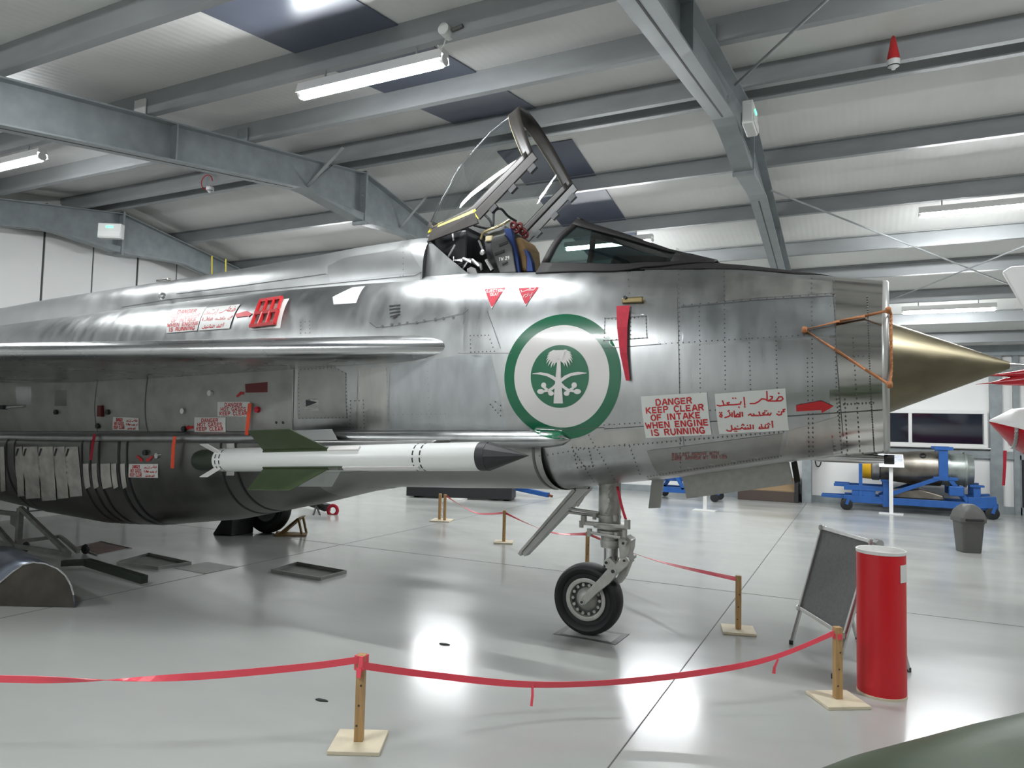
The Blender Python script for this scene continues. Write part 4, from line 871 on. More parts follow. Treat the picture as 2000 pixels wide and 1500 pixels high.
# main legs and wheels (port in view beneath the tank)
for q, t in ((1, 2.05), (-1, -2.15)):
    c = L(-5.92, t, .40)
    mw = MB().lathe(c, (0, 1, 0), [(b*1.15, a*1.44) for a, b in tyre], 40, True).build('main_wheel', M_rubber, JET, True)
    MB().lathe(c, (0, -1, 0), [(.05, .24), (.06, .23), (.03, .18), (.03, .08), (.06, .06), (.06, 0)], 28).build('wheel_hub', mat('dull wheel alloy', (.18, .18, .18), .5, .6), mw, True)
    MB().cyl(L(-5.92, t*.93, .4), L(-5.7, t*.93, 2.1), .07).build('main_leg', M_gearm, JET, True)
# flags, straps
# ------------------------------------------------------------------ missile
m0, m1 = AM @ pt(1033, 890, 1.0), AM @ pt(388, 899, 1.0)
MA = (m1-m0).normalized(); ML = (m1-m0).length
mz = math.atan2(-MA.y, -MA.x)
MIS = empty('missile', m0, 'white air-to-air missile with green fins and a black nose cone', 'missile')
MR = .103; UPV = V((0, 0, 1)); SDV = MA.cross(UPV).normalized(); UPV = SDV.cross(MA).normalized()
def mp(d, a, r): return MA*d + (SDV*math.cos(a)+UPV*math.sin(a))*r
SGN = 1 if SDV.y < 0 else -1      # SDV*SGN points to the viewer
MB().lathe((0, 0, 0), MA, [(0, .001), (.31, MR)], 12).build('nose_cone', M_dark, MIS); MB().lathe((0, 0, 0), MA, [(.31, MR), (.38, MR)], 28).build('nose_collar', M_dark, MIS, True)
def along(x, t=1.0): return (AM @ pt(x, 890, t)-m0).dot(MA)
def fin(ang, d0, d1, e0, e1, sp, m, nm):
    a = ang; nn = (SDV*-math.sin(a)+UPV*math.cos(a))*.008
    pts = [mp(d0, a, MR*.9), mp(d1, a, MR*.9), mp(e1, a, MR+sp), mp(e0, a, MR+sp)]
    MB().prism([p-nn*.5 for p in pts], nn).build(nm, m, MIS, bevel=.002)
dA, dB = along(648, 1.07), along(516, 1.07); eA, eB = along(566, 1.24), along(484, 1.24); BE = along(428, 1.02)
MB().lathe((0, 0, 0), MA, [(.38, MR), (BE-.02, MR), (BE, MR*.97)], 32).build('body', M_rwhite if False else mat('missile white', (.72, .74, .72), .3), MIS, True)
MB().lathe((0, 0, 0), MA, [(BE, MR*.95), (ML-.05, MR*.93), (ML, MR*.8), (ML, 0)], 28).build('boat_tail', M_olive2, MIS, True)
nearu, nearl, faru, farl = (PI/4, -PI/4, 3*PI/4, -3*PI/4) if SGN > 0 else (3*PI/4, -3*PI/4, PI/4, -PI/4)
M_palefin = mat('pale grey fin', (.45, .47, .46), .45)
for a, m in ((nearu, M_olive), (nearl, M_olive), (faru, M_palefin), (farl, M_palefin)):
    fin(a, dA, dB, eA, eB, .24, m, 'main_fin')
    fin(a, BE-.10, BE+.0, BE+.0, BE+.10, .10, M_rwhite, 'tail_fin')
    nn = MB()
    nn.bar(mp(dA-.12, a, MR), mp(dB, a, MR), .035, .02, tuple(mp(0, a, 1))); nn.build('fin_root', m if m is M_olive else M_palefin, MIS)
ds = MB()
for d in (along(822), along(836), BE-.05, BE-.10):
    for k in range(12):
        a0 = 2*PI*k/12; ds.grid([[mp(d, a0+.0, MR+.001), mp(d, a0+.18, MR+.0015), mp(d, a0+.36, MR+.001)], [mp(d+.012, a0, MR+.001), mp(d+.012, a0+.18, MR+.0015), mp(d+.012, a0+.36, MR+.001)]])
ds.build('dash_marks', M_dark, MIS)
for sgv, a in ((1, nearl*1.0),):
    MB().bar(mp(along(830), a, MR), mp(along(655), a, MR), .03, .02, tuple(mp(0, a, 1))).build('cable_strake', M_rwhite, MIS)
MB().bar(mp(along(715), nearu, MR+.005), mp(along(655), nearu, MR+.005), .04, .02, tuple(mp(0, nearu, 1))).build('cable_strake', M_rwhite, MIS)
tg = MB().prism([mp(along(718), nearl*.75, MR+.003), mp(along(690), nearl*.75, MR+.003), mp(along(690), nearl*.6, MR+.003), mp(along(718), nearl*.6, MR+.003)], SDV*SGN*.003); tg.build('inspection_label', M_palefin, MIS)
py = MB().prism([L(-.95, .55, 1.52), L(-2.5, .58, 1.47), L(-2.35, .55, 1.34), L(-1.05, .55, 1.40)], (0, -.36, 0)); py.build('missile_pylon', M_alu2, JET, bevel=.02)

# ------------------------------------------------------------------ ribbons and rope on the jet
def ribbon(name, pts, w0, w1, m, label, cat, across, group=None, thick=.0015):
    """flat strip; across: direction (or function of i) of its width"""
    pts = [V(p) for p in pts]; n = len(pts); mb = MB(); rows = []
    for i, p in enumerate(pts):
        a = (across(i/(n-1)) if callable(across) else V(across)).normalized(); wd = (w0+(w1-w0)*i/(n-1))/2
        d = (pts[min(i+1, n-1)]-pts[max(i-1, 0)]).normalized(); nr = d.cross(a).normalized()*thick
        rows.append([p-a*wd-nr, p+a*wd-nr, p+a*wd+nr, p-a*wd+nr])
    mb.grid(rows, True); k = (n-1)*4; mb.f += [(0, 1, 2, 3), (k, k+3, k+2, k+1)]
    return tag(mb.build(name, m, smooth=False), label, cat, group)
def jw(x, y, o_=.02): return AM @ (px(x, y)+V((0, -o_, 0)))
AX = AM.to_3x3() @ V((1, 0, 0))
ribbon('warning_ribbon', [jw(1219, 598, .02), jw(1218, 640, .03), jw(1221, 690, .035), jw(1229, 744, .03)], .10, .028, M_redc, 'long red pennant hanging beside the roundel', 'ribbon', AX)
e = empty('pitot_lock', jw(1237, 587, .0), 'small brass catch holding the red pennant', 'catch', AYAW)
MB().box((0, -.015, 0), (.16, .02, .045)).build('catch_plate', mat('brass', (.16, .125, .06), .4, .8), e, bevel=.01); MB().cyl((-.05, -.02, .02), (-.05, -.04, .02), .012).build('catch_pin', M_dark, e)
ribbon('warning_ribbon', [jw(493, 788, .03), jw(492, 815, .04), jw(490, 850, .05)], .045, .045, M_orange, 'short orange ribbon beside the upper hot gases placard', 'ribbon', AX)
ribbon('warning_ribbon', [jw(350, 852, .05), jw(349, 874, .06), jw(348, 895, .06), jw(347, 914, .06)], .045, .05, M_orange, 'bright orange ribbon hanging over the tank near the missile tail', 'ribbon', AX)
ribbon('warning_ribbon', [jw(194, 848, .05), jw(192, 866, .06), jw(190, 882, .06), jw(188, 898, .06)], .05, .045, M_redc, 'dark red ribbon hanging over the banded tank', 'ribbon', AX)
gw = [AM @ p for p in smooth_path([pt(1206, 950, .10), pt(1211, 975, .12), pt(1216, 995, .12), pt(1222, 1014, .10)], 4)]
ribbon('warning_ribbon', gw, .022, .022, M_redc, 'thin red strap on the nose leg', 'ribbon', AX)
rpth = [jw(1735, 607, .015), jw(1690, 618, .02), jw(1640, 628, .02), jw(1572, 645, .02), jw(1630, 682, .02), jw(1690, 722, .02), jw(1738, 752, .015)]
p3 = [AM @ L(2.082, .0, 0)]
rp2 = smooth_path([rpth[0]]+[AM @ (V((2.085, -(LR-.0)*math.cos(a), LZ+(LR-.0)*math.sin(a)))) for a in (.52, .38, .2, 0, -.12)]+[rpth[-1]], 3)
e = empty('orange_rope', AM @ L(1.6, .6, 2.2), 'orange cord tied in a triangle around the intake rim', 'rope'); eo = e.location.copy()
MB().tube([p-eo for p in rpth], .009).build('cord', M_rope, e, True); MB().tube([p-eo for p in rp2], .009).build('cord', M_rope, e, True)
for p in (rpth[0], rpth[3], rpth[-1]): MB().lathe(p-eo, AX, [(.016*math.cos(a), .012+.011*math.sin(a)) for a in [k*PI/4 for k in range(8)]], 10, True).build('knot', M_rope, e, True)

# ================================================================== BARRIER
PH = .45
def barrier_post(p, rz, label, px_=.26, posts=((0, 0),)):
    e = empty('barrier_post', (p[0], p[1], 0), label, 'post', rz, 'barrier posts')
    MB().bx(-px_/2, px_/2, -px_/2, px_/2, 0, .02).build('base_board', M_ply, e, bevel=.003)
    for a, b in posts: MB().bx(a-.022, a+.022, b-.022, b+.022, .02, PH).build('upright', M_wood, e, bevel=.002)
    for i in range(3): z = .1+.1*i; MB().cyl((-.01+.008*i, -.0225, z), (-.01+.008*i, -.0232, z), .006, n=8).build('knot', M_brown, e)
    return e
P1, P2, P3, P4, P6 = V((-2.306, 3.02, 0)), V((-.126, 4.90, 0)), V((-.90, 6.16, 0)), V((-4.465, 8.96, 0)), V((-6.33, 10.34, 0)); P5 = V((-2.79, 7.74, 0))
barrier_post(P1, .45, 'wooden barrier post at the front left, in the foreground'); barrier_post(P2, .55, 'wooden barrier post beside the red tube', .27)
barrier_post(P3, .25, 'wooden barrier post behind and left of the display board'); barrier_post(P4, .4, 'lone wooden barrier post far behind the nose wheel door'); barrier_post(P5, .4, 'wooden barrier post half hidden by the nose wheel')
barrier_post(P6, .3, 'pair of wooden posts on one board below the fuselage', .34, ((-.05, .04), (.06, -.05)))
o = tag(MB().bx(-.22, .22, -.16, .16, 0, .03).build('white_board', M_white), 'white base board lying behind the paired posts', 'board'); o.location = gnd(888, 976)
def tape(pts, wd, label, tw):
    pp = smooth_path(pts, 8); n = len(pp)
    def ac(u): a = tw(u); return V((math.sin(a)*.35, math.sin(a)*.9, math.cos(a)))
    return ribbon('barrier_tape', pp, wd, wd, M_tape, label, 'barrier tape', ac, 'red barrier tapes')
def pw(x, y, Y): return on_y(x, y, Y)
tA = [V((P1.x-.0, P1.y-.026, PH-.02))]+[gnd(600, 1302, .405), gnd(400, 1320, .39), gnd(200, 1328, .38), gnd(0, 1326, .385), gnd(-150, 1321, .40)]
tape(tA, .035, 'red tape running off to the left from the front left post', lambda u: .1+2.9*max(0, min(1, (u-.42)/.3)))
pw2 = lambda f_, z: V((P1.x+(P2.x-P1.x)*f_, P1.y+(P2.y-P1.y)*f_-.026, z))
def sagz(x, y, f_): p = pw2(f_, 0); d = ray(x, y); k = p.y/d.y; return V((CAM.x+d.x*k, p.y, CAM_H+d.z*k))
tB = [V((P1.x+.02, P1.y-.026, PH-.045)), sagz(840, 1318, .18), sagz(1040, 1337, .41), sagz(1250, 1328, .6), sagz(1480, 1293, .82), V((P2.x-.02, P2.y-.026, PH-.035))]
tape(tB, .036, 'red tape sagging across the foreground between the two front posts', lambda u: .1+.5*math.sin(u*9))
tape([V((P3.x-.02, P3.y, PH-.03)), (P3*.62+P5*.38)+V((0, 0, .37)), (P3*.35+P5*.65)+V((0, 0, .37)), V((P5.x+.02, P5.y, PH-.03))], .036, 'red tape behind the nose wheel, to the post by the display board', lambda u: .6+2.2*u)
tape([V((P5.x-.02, P5.y, PH-.03)), (P5*.66+P4*.34)+V((0, 0, .33)), (P5*.35+P4*.65)+V((0, 0, .35)), V((P4.x+.02, P4.y, PH-.04))], .036, 'red tape behind the nose wheel door', lambda u: .5+2.4*u)
tape([V((P4.x-.02, P4.y, PH-.04)), (P4*.62+P6*.38)+V((0, 0, .30)), (P4*.3+P6*.7)+V((0, 0, .36)), V((P6.x+.08, P6.y, PH-.03))], .034, 'farthest red tape, to the paired posts', lambda u: .4+2.6*u)
e = empty('tape_knot', P1+V((0, 0, PH-.06)), 'red tape knotted around the front left post', 'tape')
MB().bx(-.026, .026, -.026, .026, -.015, .058).build('wrap', M_tape, e); MB().prism([(-.01, -.03, .0), (.025, -.03, 0), (.02, -.032, -.05), (-.004, -.034, -.045)], (0, .002, 0)).build('loose_end', M_tape, e)
e = empty('tape_knot', P2+V((0, 0, PH-.06)), 'red tape knotted around the post beside the red tube', 'tape')
MB().bx(-.026, .026, -.026, .026, -.01, .022).build('wrap', M_tape, e)
p = sagz(1040, 1337, .41); ribbon('tape_tail', [p, p+V((.003, -.003, -.06)), p+V((-.004, 0, -.12))], .014, .016, M_tape, 'loose tape end hanging at the middle of the foreground tape', 'tape', (1, 0, 0))
p = sagz(1520, 1287, .86); ribbon('tape_tail', [p, p+V((-.02, -.003, -.05)), p+V((-.025, 0, -.09))], .012, .02, M_tape, 'loose tape end near the right of the foreground tape', 'tape', (1, 0, 0))
# ================================================================== THINGS ON THE FLOOR
# red tube
e = empty('cardboard_tube', (.121, 5.19, 0), 'tall red tube with a white rim beside the barrier post', 'tube')
MB().lathe((0, 0, 0), (0, 0, 1), [(.015, .143), (.885, .143)], 48).build('body', M_tred, e, True)
MB().lathe((0, 0, 0), (0, 0, 1), [(0, 0), (0, .145), (.015, .145), (.016, .143)], 48).build('base_rim', M_ply, e, True)
MB().lathe((0, 0, 0), (0, 0, 1), [(.885, .145), (.905, .147), (.908, .143), (.905, .138), (.87, .137), (.868, 0)], 48).build('lid', M_white, e, True)
def curved_label(z0, z1, a0, a1, r): return MB().grid([[(r*math.cos(a0+(a1-a0)*i/8), r*math.sin(a0+(a1-a0)*i/8), z) for i in range(9)] for z in (z0, z1)])
curved_label(.72, .83, -.75, -.1, .1445).build('paper_label', M_plate, e, True)
# display board
F1, F2, B1, B2 = V((-.482, 6.006, 0)), V((-.162, 5.334, 0)), V((-.02, 6.42, 0)), V((.302, 5.749, 0))
e = empty('display_board', F1, 'grey A-shaped display board in a silver frame behind the red tube', 'display board')
T1, T2 = V((-.262, 6.215, .885)), V((.085, 5.545, .895))
def fr2(a, b, c, d, m_, nm, th=.012): MB().prism([p-F1 for p in (a, b, c, d)], ((b-a).cross(d-a)).normalized()*th).build(nm, m_, e)
def side(Fa, Fb, Ta, Tb, front):
    k = .27/.89; La, Lb = Fa.lerp(Ta, k), Fb.lerp(Tb, k)
    for a, b in ((Fa, Ta), (Fb, Tb)): MB().bar(a-F1, b-F1, .025, .018, (1, 1, 0)).build('leg', M_silverf, e); MB().cyl(a-F1+V((0, 0, .0)), a-F1+V((0, 0, .03)), .016).build('foot', M_dark, e)
    fr2(La, Lb, Tb, Ta, M_felt, 'panel', .008)
    n_ = (Lb-La).cross(Ta-La).normalized(); n_ = n_ if n_.y < 0 else -n_
    off = n_*.012
    for a, b in ((La, Lb), (Lb, Tb), (Tb, Ta), (Ta, La)): MB().bar(a-F1+off, b-F1+off, .028, .02, tuple(n_)).build('snap_frame', M_silverf, e, bevel=.004)
    for a in (La, Lb, Ta, Tb): MB().box(a-F1+off*1.4, (.04, .04, .04)).build('corner', M_silverf, e, bevel=.01)
side(F1, F2, T1, T2, True); side(B1, B2, T1+V((.02, .02, 0)), T2+V((.02, .02, 0)), False)
MB().cyl(T2-F1+V((.01, -.01, .0)), T2-F1+V((.04, -.05, .0)), .03, n=14).build('hinge', M_chrome, e, True)
# litter bin
e = empty('litter_bin', (1.385, 12.0, 0), 'grey swing-top litter bin in front of the engine trolley', 'bin', .35)
def rr(w_, d_, z, n=6, r=.04):
    out = []
    for cx, cy, a0 in ((w_/2-r, d_/2-r, 0), (-w_/2+r, d_/2-r, PI/2), (-w_/2+r, -d_/2+r, PI), (w_/2-r, -d_/2+r, 1.5*PI)):
        for i in range(n+1): a = a0+PI/2*i/n; out.append((cx+r*math.cos(a), cy+r*math.sin(a), z))
    return out
b_ = MB().grid([rr(.24, .24, 0), rr(.25, .25, .02), rr(.31, .31, .45)], True); b_.f.append(tuple(range(28))); b_.build('bin_body', M_grey, e, True)
l_ = MB().grid([rr(.345, .345, .43), rr(.35, .35, .49), rr(.34, .34, .50), rr(.32, .32, .57, r=.07), rr(.26, .26, .63, r=.1), rr(.15, .17, .67, r=.07)], True); l_.f.append(tuple(range(28*5, 28*6))); l_.build('lid', M_grey, e, True)
MB().bx(-.12, .12, -.185, -.16, .45, .48).build('lid_latch', M_dark, e, bevel=.006); MB().cyl((.17, -.05, .42), (.17, .05, .42), .03).build('handle', M_dark, e, True); MB().bx(-.126, -.12, -.06, .0, .30, .36).build('sticker', M_plate, e)
# nose wheel plate on the floor
e = empty('floor_plate', AM @ L(-.03, .0, 0), 'dark outlined plate on the floor under the nose wheel', 'floor plate', AYAW)
fp = MB()
for a in ((-.26, .26, -.16, -.12), (-.26, .26, .12, .16), (-.26, -.21, -.12, .12), (.21, .26, -.12, .12)): fp.bx(*a, 0, .004)
fp.build('plate_border', M_grey, e); MB().bx(-.21, .21, -.12, .12, 0, .003).build('plate_centre', M_floor, e)
# drip trays
def tray(c4, label, m, deep=.035):
    c = [gnd(*p) for p in c4]; ctr = sum(c, V((0, 0, 0)))/4; e = empty('drip_tray', ctr, label, 'tray', group='metal drip trays')
    q = [p-ctr for p in c]
    MB().prism(q, (0, 0, .004)).build('tray_floor', m, e)
    for a, b in zip(q, q[1:]+q[:1]): MB().bar(a+V((0, 0, deep/2)), b+V((0, 0, deep/2)), .012, deep).build('tray_rim', M_alu2 if m is not M_brown else M_brown, e)
M_oil = mat('oily tray', (.035, .035, .03), .35, var=.5, scale=6, spec=.2)
tray([(530, 1118), (625, 1134), (676, 1120), (580, 1103)], 'empty metal drip tray nearest the nose wheel', M_oil)
tray([(228, 1103), (308, 1113), (373, 1103), (290, 1085)], 'metal drip tray in the middle, beside the rusty one', M_oil)
tray([(148, 1070), (190, 1085), (257, 1072), (197, 1058)], 'rusty low drip tray farthest left', mat('rusty tray', (.12, .06, .05), .6, var=.3, scale=6), .012)
o = tag(MB().prism([gnd(*p)-gnd(400, 1108) for p in ((340, 1110), (400, 1121), (465, 1108), (405, 1098))], (0, 0, .004)).build('floor_sheet', mat('thin grey sheet', (.25, .25, .24), .35, var=.15, scale=5)), 'thin flat grey sheet between two drip trays', 'sheet'); o.location = gnd(400, 1108)
# chocks at the port main wheel
MWp = AM @ L(-5.92, -2.15, 0)
e = empty('wheel_chock', gnd(567, 1050), 'yellow-brown metal chock frame at the main wheel', 'wheel chock'); ce = e.location.copy()
M_chk = mat('grubby yellow steel', (.16, .10, .03), .6, var=.4, scale=12)
MB().prism([gnd(536, 1048)-ce, gnd(598, 1048)-ce, gnd(600, 1043)-ce, gnd(540, 1040)-ce], (0, 0, .02)).build('base_plate', M_chk, e)
MB().prism([gnd(537, 1047)-ce+V((0, 0, .0)), on_y(580, 1012, 7.8)-ce, on_y(586, 1012, 7.8)-ce, gnd(545, 1047)-ce], (-.12, .25, 0)).build('face_plate', M_chk, e)
MB().bar(on_y(583, 1013, 7.8)-ce, gnd(590, 1046)-ce, .03, .02).build('brace', M_chk, e); MB().bar(on_y(583, 1013, 7.8)-ce+V((-.1, .2, 0)), gnd(590, 1046)-ce+V((-.1, .2, 0)), .03, .02).build('brace', M_chk, e)
o = tag(MB().prism([(-.15, -.2, 0), (.22, -.2, 0), (.22, -.2, .22), (.05, -.2, .26)], (0, .4, 0)).build('wheel_chock', M_dark, bevel=.01), 'black wedge chock behind the main wheel', 'wheel chock'); o.location = gnd(452, 1041)
# red tow eye
e = empty('tow_bar', gnd(640, 1008), 'black tow bar with a red ring on the floor behind the jet', 'tow bar'); te = e.location.copy()
MB().lathe(V(on_y(650, 997, 9.9))-te+V((0, 0, 0)), (.3, -1, .1), [(.025*math.cos(a), .085+.03*math.sin(a)) for a in [k*PI/5 for k in range(10)]], 24, True).build('tow_ring', M_redc, e, True)
MB().bar(on_y(640, 992, 9.95)-te, on_y(590, 975, 10.3)-te, .12, .12).build('bar', M_dark, e)
for x in (612, 625): MB().bar(on_y(618, 988, 10.0)-te, gnd(x, 1006)-te, .025, .025).build('prop_leg', M_dark, e)
# ------------------------------------------------------------------ background: engine on its trolley
EY = 17.25
e = empty('jet_engine', (1.0, EY, .94), 'brown and silver jet engine with a yellow end cover', 'engine')
MB().lathe((0, 0, 0), (1, 0, 0), [(-.62, .22), (-.6, .28), (-.45, .30), (.1, .36), (.5, .36), (.52, .34)], 32).build('exhaust_casing', M_engine, e, True)
MB().lathe((0, 0, 0), (1, 0, 0), [(-1.0, .0), (-1.0, .25), (-.97, .27), (-.78, .28), (-.78, .0)], 32).build('yellow_cover', mat('yellow cover', (.75, .42, .015), .4), e, True)
MB().lathe((0, 0, 0), (1, 0, 0), [(-.78, .27), (-.75, .30), (-.62, .30), (-.60, .26)], 32).build('front_flange', M_alu2, e, True)
MB().lathe((0, 0, 0), (1, 0, 0), [(.52, .33), (.62, .34), (.62, .36), (.66, .36), (.66, .32), (.92, .33), (.92, .36), (.96, .36), (.96, .32), (1.08, .30), (1.08, 0)], 32).build('compressor_casing', mat('grey green alloy', (.30, .33, .31), .35, .5, var=.15, scale=8), e, True)
MB().lathe((.18, -.24, .24), (0, -1, 1), [(0, .06), (.05, .06), (.06, .045), (.0, .04)], 14).build('port', M_dark, e, True)
for x in (-1.02,): MB().cyl((x-.06, -.1, .1), (x, -.1, .1), .03).build('cover_handle', M_yellow, e)
e = empty('engine_trolley', (1.0, EY, 0), 'blue wheeled engine trolley by the far wall', 'trolley')
def tb_(n, a, b, w_=.08, h_=.08): MB().bar(a, b, w_, h_).build(n, M_blue, e, bevel=.004)
for y in (-.38, .38): tb_('main_rail', (-1.3, y, .24), (1.45, y, .24), .07, .14); tb_('upper_rail', (-1.3, y, .48), (-.55, y, .48), .06, .10); tb_('diagonal_brace', (-.62, y, .30), (.50, y, .78)); tb_('diagonal_brace', (.62, y, .78), (.95, y, .32)); tb_('post', (-.98, y, .30), (-.98, y, 1.0), .05, .07); tb_('post', (-.50, y, .12), (-.50, y, .66), .1, .12); tb_('engine_yoke', (.53, y, .72), (.53, y, 1.38), .12, .16)
for y in (-.38, .38): MB().bx(.38, .70, y-.09, y+.09, 1.34, 1.40).build('yoke_cap', M_blue, e); tb_('yoke_shelf', (.35, y, .76), (.78, y, .76), .1, .06); tb_('end_block', (.95, y, .30), (1.42, y, .34), .14, .22); tb_('end_post', (1.10, y, .3), (1.10, y, .66), .1, .12); tb_('side_plate', (-1.15, y, .38), (-.7, y, .38), .03, .22); MB().bx(.98, 1.22, y-.08, y+.08, .62, .66).build('post_cap', M_blue, e); MB().bx(-.60, -.40, y-.08, y+.08, .64, .68).build('post_cap', M_blue, e); MB().bx(.62, .88, y-.08, y+.08, .42, .62).build('gusset_box', M_blue, e, bevel=.02)
for x in (-1.2, -.3, .5, 1.3): tb_('cross_rail', (x, -.4, .22), (x, .4, .22))
for y in (-.3, .3): tb_('tow_arm', (-1.75, y*.5, .26), (-1.2, y, .26), .05, .06); tb_('tow_arm', (-1.5, y, .52), (-1.2, y, .52), .04, .06)
MB().prism([(-.45, -.3, .30), (.55, -.3, .30), (.55, -.3, .40), (.1, -.3, .52), (-.45, -.3, .44)], (0, .6, 0)).build('drip_cradle', M_engine, e, bevel=.03)
for x in (-1.25, 1.35):
    for y in (-.42, .42):
        MB().lathe((x, y, .12), (0, 1, 0), [(-.03, 0), (-.03, .1), (-.02, .12), (.02, .12), (.03, .1), (.03, 0)], 24).build('castor_wheel', M_rubber, e, True); tb_('castor_fork', (x, y*1.1, .12), (x+.05, y*1.1, .28), .02, .06)
# information stands
def stand(p, label, h, with_sign):
    e = empty('information_stand', p, label, 'sign stand', .1); 
    MB().prism([(-.24, -.10, 0), (.20, -.14, 0), (.24, .10, 0), (-.20, .14, 0)], (0, 0, .02)).build('foot', M_white, e, bevel=.003)
    MB().bx(-.035, .035, -.02, .02, .02, h).build('pole', M_white, e)
    R = Matrix.Rotation(-.5, 3, 'X'); MB().box((0, -.03, h+.11), (.46, .015, .30), R).build('sign_board', M_white, e, bevel=.005)
    MB().box((0, -.042, h+.115), (.42, .004, .26), R).build('printed_sheet', mat('printed sheet', (.50, .53, .60), .15, var=.3, scale=12, stretch=(1, 1, 3)), e)
stand(V((.58, 16.60, 0)), 'white information stand in front of the engine trolley', .98, True)
stand(V((-2.81, 14.72, 0)), 'white information stand under the nose, its sign hidden', .98, True)
# wall cables / conduit
o = tag(MB().tube(smooth_path([on_y(1590, 880, 18.1), on_y(1594, 908, 18.1), on_y(1602, 908, 18.1), on_y(1607, 880, 18.1)]), .015).build('wall_cable', M_dark, smooth=True), 'loop of black cable on the far wall column', 'cable')
# blue trolley behind nose bay
e = empty('blue_cart', (-3.75, 16.9, 0), 'blue trolley glimpsed between the nose bay doors', 'trolley')
for y in (-.3, .3): MB().bar((-.6, y, .22), (.9, y, .22), .08, .12).build('side_rail', M_blue, e); MB().bar((-.5, y, .25), (-.2, y, .75), .08, .08).build('strut', M_blue, e); MB().bar((.1, y, .25), (-.2, y, .75), .08, .08).build('strut', M_blue, e)
MB().bx(-.45, .15, -.25, .25, .42, .62).build('box', M_blue, e, bevel=.02)
for x in (-.5, .8):
    for y in (-.33, .33): MB().lathe((x, y, .1), (0, 1, 0), [(-.03, 0), (-.03, .09), (0, .1), (.03, .09), (.03, 0)], 18).build('wheel', M_rubber, e, True)
e = empty('brown_crate', (-1.95, 17.9, 0), 'dark brown crate with a tan lid against the far wall', 'crate')
MB().bx(-.66, .66, -.22, .22, 0, .24).build('box', M_brown, e, bevel=.01); MB().prism([(-.64, -.2, .24), (.64, -.2, .24), (.64, .2, .52), (-.64, .2, .52)], (0, 0, .02)).build('lid', mat('tan board', (.28, .19, .10), .6), e); MB().bx(.60, .68, -.24, .24, 0, .62).build('end_board', M_dark, e)
e = empty('black_platform', (-7.9, 13.75, 0), 'low black platform seen beneath the fuselage', 'platform', .30)
MB().bx(-1.2, 1.15, -.3, .3, .03, .32).build('deck', M_dark, e, bevel=.01)
for x in (-1, 1): MB().bx(x-.05, x+.05, -.2, .2, 0, .03).build('skid', M_black, e)
e = empty('tow_trolley', (-7.2, 14.75, 0), 'black-tyred trolley with a blue drawbar beneath the fuselage', 'trolley')
MB().lathe((-.35, -.1, .18), (0, 1, 0), [(-.06, .10), (-.06, .15), (-.04, .18), (.04, .18), (.06, .15), (.06, .10)], 24).build('tyre', M_rubber, e, True); MB().lathe((-.35, -.1, .18), (0, -1, 0), [(.05, .11), (.06, .10), (.05, .06), (.06, 0)], 20).build('wheel_rim', mat('pale blue rim', (.12, .17, .22), .5), e, True)
MB().lathe((-.35, .6, .18), (0, 1, 0), [(-.06, 0), (-.06, .15), (-.04, .18), (.04, .18), (.06, .15), (.06, 0)], 24).build('tyre', M_rubber, e, True); MB().bar((-.35, -.1, .2), (-.35, .6, .2), .08, .08).build('axle', M_dark, e)
MB().bar((-.35, .25, .22), (.9, .1, .08), .10, .10).build('drawbar', M_blue, e); MB().bar((.88, .1, .085), (1.0, .08, .06), .05, .05).build('tow_eye', mat('rust', (.15, .06, .03), .7), e); MB().bx(-.7, .15, .0, .5, .26, .36).build('deck', M_dark, e)
# wall panel / dark doorway on the far right
e = tag(MB().bx(3.05, 4.3, Y1-.06, Y1-.002, 0, 1.15).build('door_1', M_dark), 'dark doorway at the far right of the wall', kind='structure')
MB().bx(3.0, 3.06, Y1-.09, Y1, 0, 1.25).build('door_frame', M_steel, e)
# second aircraft at the right edge
e = empty('red_white_aircraft', (1.9, 9.0, 0), 'nose of a red and white aircraft at the right edge', 'aircraft'); re = e.location.copy()
def oY(x, y, Y=9.0): return on_y(x, y, Y)-re
rows = []
for i in range(14):
    f_ = i/13; x = -.66+f_*2.6; r = .02+.42*min(1, (f_*5)**.55)*(1 if f_ < .2 else 1+.25*(f_-.2)); zc_ = 1.80-.16*min(1, f_*5)+.05*f_
    rows.append([(x, r*.9*math.cos(a), zc_+r*.75*math.sin(a)-.08*f_) for a in [2*PI*k/36 for k in range(36)]])
up = MB().grid([[r[k] for k in range(0, 19)] for r in rows]); up.build('upper_skin', M_white, e, True)
lowr = MB().grid([[r[k % 36] for k in range(18, 37)] for r in rows]); lowr.build('lower_skin', mat('gloss red', (.42, .01, .02), .25), e, True)
MB().tube([tuple(V(rows[1][k % 36])*1.0) for k in range(18, 37)], .02).build('intake_rim', M_alu2, e, True)
MB().lathe(oY(1935, 748), V((1, .1, .10)), [(-.14, .002), (0, .008), (.12, .035), (.3, .06), (.9, .08)], 16).build('red_probe', MATS['gloss red'], e, True); MB().lathe(oY(1940, 733), V((1, .1, .06)), [(-.1, .002), (.1, .02), (.3, .05), (.9, .08)], 16).build('red_probe', MATS['gloss red'], e, True)
MB().prism([oY(1958, 530), oY(1975, 520), oY(2040, 516), oY(2060, 720), oY(2005, 612)], (0, .06, 0)).build('white_fin', M_white, e, bevel=.015)
MB().cyl((.9, 0, 0), (.9, 0, 1.5), .08).build('nose_leg', M_gearm, e); MB().lathe((.9, .0, .25), (0, 1, 0), [(-.07, 0), (-.07, .2), (-.04, .25), (.04, .25), (.07, .2), (.07, 0)], 24).build('wheel', M_rubber, e, True)
MB().bar((.95, 0, 2.1), (1.35, 0, 3.2), .06, .5).build('fin_post', M_white, e); MB().bar((.2, 0, 2.25), (1.2, 0, 1.95), .05, .06).build('probe_boom', MATS['gloss red'], e)
